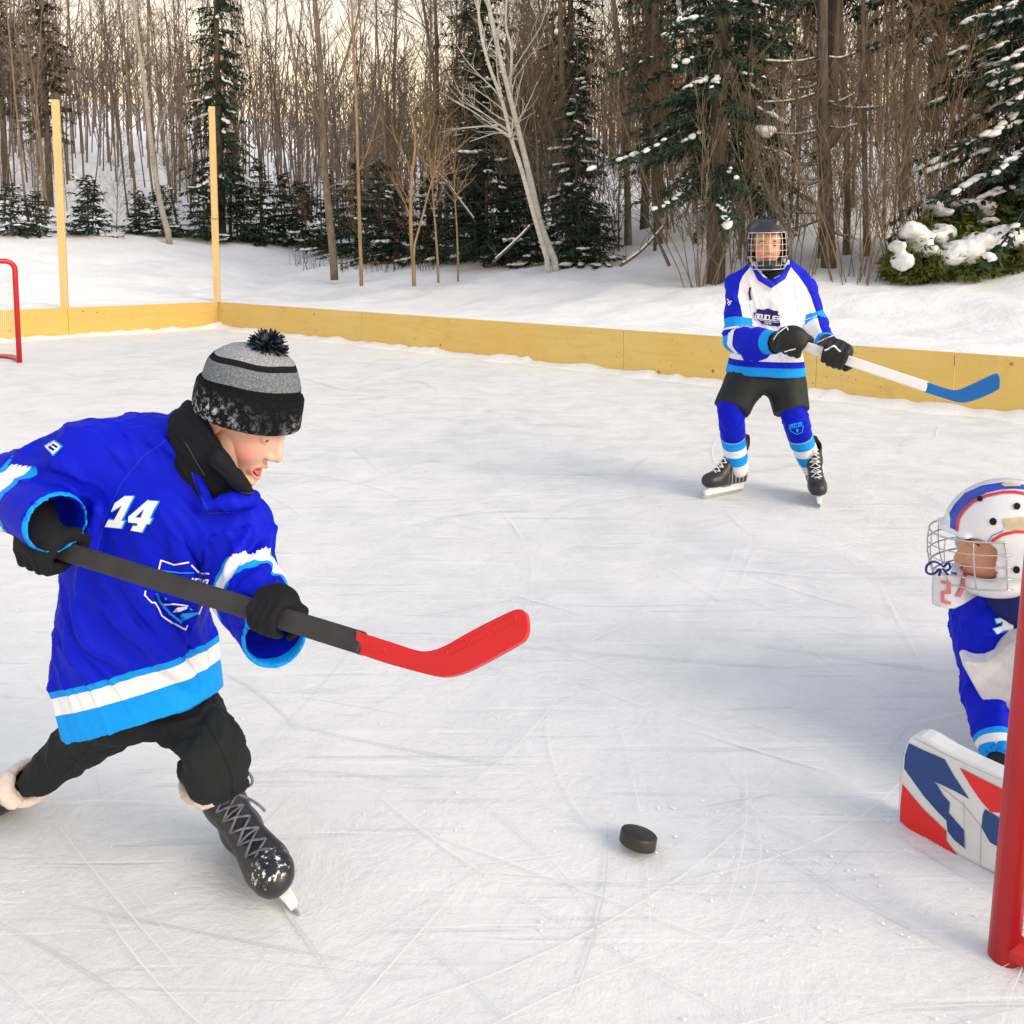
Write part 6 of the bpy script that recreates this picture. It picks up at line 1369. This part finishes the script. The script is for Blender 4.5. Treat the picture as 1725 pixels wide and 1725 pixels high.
decal("navy_panel", [z5([(405, 528), (470, 560), (590, 612), (640, 700), (718, 818), (640, 775), (540, 728), (585, 800), (618, 838), (612, 890), (690, 980), (697, 1076), (640, 1030), (606, 985), (600, 930), (550, 880), (480, 800), (380, 660), (385, 590)])], bp_, .0015, NAVY, pad, 5, nr)
decal("red_panel", [z5([(372, 740), (420, 800), (480, 870), (600, 985), (598, 1030), (660, 1118), (590, 1086), (510, 1040), (430, 990), (358, 932), (360, 850)])], bp_, .0015, PRED, pad, 5, nr)
decal("red_panel", [z5([(668, 655), (780, 712), (990, 815), (990, 930), (880, 890), (830, 885), (780, 830), (725, 750)])], bp_, .0015, PRED, pad, 5, nr)
decal("navy_panel", [z5([(800, 870), (850, 900), (990, 990), (1010, 1120), (870, 1068), (825, 1042), (782, 965), (788, 900)])], bp_, .0015, NAVY, pad, 5, nr)
decal("pad_seam", stroke(z5([(540, 730), (690, 850), (780, 960), (775, 1160)]), .9) + stroke(z5([(690, 830), (695, 1080)]), .8) + stroke(z5([(430, 500), (600, 590), (890, 720)]), .9) + stroke(z5([(380, 560), (360, 740), (352, 900)]), .9), bp_, .0018, M("seam_dirt", (.34, .35, .36), .7), pad, 5, nr)
mb = MB(); mb.prism([p + V(.10, .64, 0) for p in a_], [p + V(.10, .64, 0) - pn * .055 for p in a_]); o = mb.build("leg_pad", PADW, gp, smooth=False); fix_normals(o); bevel(o, .012, 3, 60)
o.location = (o.location.x + .62, o.location.y + .02, o.location.z)
S_ = Field(.009); S_.add(ELL(GH, (.15, .16, .12))).add(CHAIN([GH + V(0, -.05, 0), KN1 + V(.06, .06, 0)], [.10, .085]), .03).add(CHAIN([GH + V(0, .08, 0), KN2], [.10, .085]), .03)
v, f = S_.mesh(2); link_mesh("padded_pants", v, f, bpy.data.materials["black_shorts"], gp)

# ---- goals
t = NT("red_enamel"); ch = t.ramp(t.noise(55, 5, .7), [(.66, 0.0), (.70, 1.0)]); c = t.mix(ch, t.ramp(t.noise(4, 3), [(.3, (.40, .006, .012)), (.7, (.50, .012, .014))]), (.05, .02, .02)); t.base(c); t.set(Roughness=.35); t.b.inputs["Specular IOR Level"].default_value = .45; ENAM = t.m
CORD = M("white_cord", (.74, .73, .70), .8)
def goal(p0, mdir, ddir, label, lean=V(0, 0, 0), wid=1.83, rad=.030, cell=.055, lace=False):
    p0 = np.asarray(p0, float); m_ = np.asarray(mdir, float); d_ = np.asarray(ddir, float); Z = V(0, 0, 1.22) + lean; root = thing("hockey_goal", label, "goal", tuple(p0))
    p1 = p0 + m_ * wid; c_ = .10
    def arc(c0, a, b): return [c0 + a * (1 - math.cos(q)) + b * math.sin(q) for q in np.linspace(0, math.pi / 2, 7)]
    path = [p0] + [p0 + Z - V(0, 0, c_) + m_ * c_ * (1 - math.cos(q)) + V(0, 0, c_) * math.sin(q) for q in np.linspace(0, math.pi / 2, 8)]
    mb = MB(); mb.tube(path + [p0 + Z + m_ * wid * .5], rad, 20); mb.build("post", ENAM, root)
    path = [p1] + [p1 + Z - lean - V(0, 0, c_) - m_ * c_ * (1 - math.cos(q)) + V(0, 0, c_) * math.sin(q) for q in np.linspace(0, math.pi / 2, 8)]
    mb = MB(); mb.tube(path + [p0 + Z - lean + m_ * wid * .5], rad, 20); mb.build("post", ENAM, root)
    mb = MB(); dp = .85; bb = [p0 + V(0, 0, rad)] + catmull([p0 + d_ * .02 + V(0, 0, rad), p0 + d_ * dp * .6 + m_ * .02 + V(0, 0, rad), p0 + d_ * dp * .95 + m_ * .28 + V(0, 0, rad), p0 + d_ * dp + m_ * .6 + V(0, 0, rad), p1 + d_ * dp - m_ * .6 + V(0, 0, rad), p1 + d_ * dp * .95 - m_ * .28 + V(0, 0, rad), p1 + d_ * dp * .6 - m_ * .02 + V(0, 0, rad), p1 + d_ * .02 + V(0, 0, rad)], 6)
    mb.tube(bb, rad * .95, 14); mb.build("base_bar", ENAM, root)
    mb = MB(); top = .38
    def patch(A, B, C, D):   # A-B bottom edge, D-C top edge
        nu = max(2, int(np.linalg.norm(B - A) / cell)); nv = max(2, int(np.linalg.norm(D - A) / cell))
        g = [[A + (B - A) * i / nu + ((D - A) + ((C - B) - (D - A)) * i / nu) * j / nv for i in range(nu + 1)] for j in range(nv + 1)]
        for j in range(nv + 1): mb.tube(g[j], .0016, 3, cap=False)
        for i in range(nu + 1): mb.tube([g[j][i] for j in range(nv + 1)], .0016, 3, cap=False)
    z0 = V(0, 0, .05); T = Z - V(0, 0, .03)
    patch(p0 + z0, p0 + d_ * dp * .9 + m_ * .15 + z0, p0 + d_ * top + m_ * .15 + T, p0 + T); patch(p1 + z0, p1 + d_ * dp * .9 - m_ * .15 + z0, p1 + d_ * top - m_ * .15 + T - lean, p1 + T - lean)
    patch(p0 + d_ * dp * .9 + m_ * .15 + z0, p1 + d_ * dp * .9 - m_ * .15 + z0, p1 + d_ * top - m_ * .15 + T, p0 + d_ * top + m_ * .15 + T); patch(p0 + T, p1 + T, p1 + d_ * top - m_ * .15 + T, p0 + d_ * top + m_ * .15 + T)
    mb.build("net", CORD, root)
    if lace:
        mb = MB()
        for k in range(18):
            z = .07 + k * .062; c0 = p0 + Z * (z / 1.22); e = d_ * .026 + m_ * .006
            mb.tube(catmull([c0 + e * .7 + V(0, 0, .012), c0 + e * 1.25 + V(0, 0, .006), c0 + e * 1.3 - V(0, 0, .012), c0 + e * .8 - V(0, 0, .016), c0 + e * 1.5 - V(0, 0, .03)], 4), .0032, 6)
        mb.build("net_lacing", CORD, root)
    return root
n1 = unit(V(.80, -.55, 0)); m1 = unit(V(.55, .80, 0))
goal(G(1690, 1612) + V(0, 0, .0), m1, n1, "red goal whose near post crosses the right edge in front of the goalie", V(.042, 0, 0), rad=.0245, lace=True)
n2 = unit(V(-.62, .78, 0)); m2_ = unit(V(-.78, -.62, 0))
goal(G(33, 611), m2_, n2, "distant red goal at the left edge before the yellow boards", rad=.030, cell=.07)

# ---- puck
t = NT("black_rubber"); t.base(t.ramp(t.noise(40, 4), [(.3, (.010, .010, .011)), (.7, (.028, .027, .026))])); t.set(Roughness=.5); t.b.inputs["Specular IOR Level"].default_value = .5; t.bump(t.noise(120, 3), .2, .001)
prof_ = [(0, .0127), (.034, .0127), (.0365, .0122), (.0380, .0105), (.0381, .006), (.0381, -.006), (.0380, -.0105), (.0365, -.0122), (.034, -.0127), (0, -.0127)]; nS = 56; vv = []
for r_, z in prof_:
    for k in range(nS): a = 2 * math.pi * k / nS; vv.append(((r_ + (.0004 * math.sin(k * 11.0) if r_ > .037 and abs(z) < .008 else 0)) * math.cos(a), r_ * math.sin(a), z))
ff = [(i * nS + k, (i + 1) * nS + k, (i + 1) * nS + (k + 1) % nS, i * nS + (k + 1) % nS) for i in range(len(prof_) - 1) for k in range(nS)]
pk = link_mesh("puck", vv, ff, t.m); pk.location = tuple(G(1075, 1430) + V(0, 0, .0225)); pk.rotation_euler = (math.radians(-13), math.radians(12), 0); tag(pk, "black rubber puck tipped on its edge on the open ice", "puck")
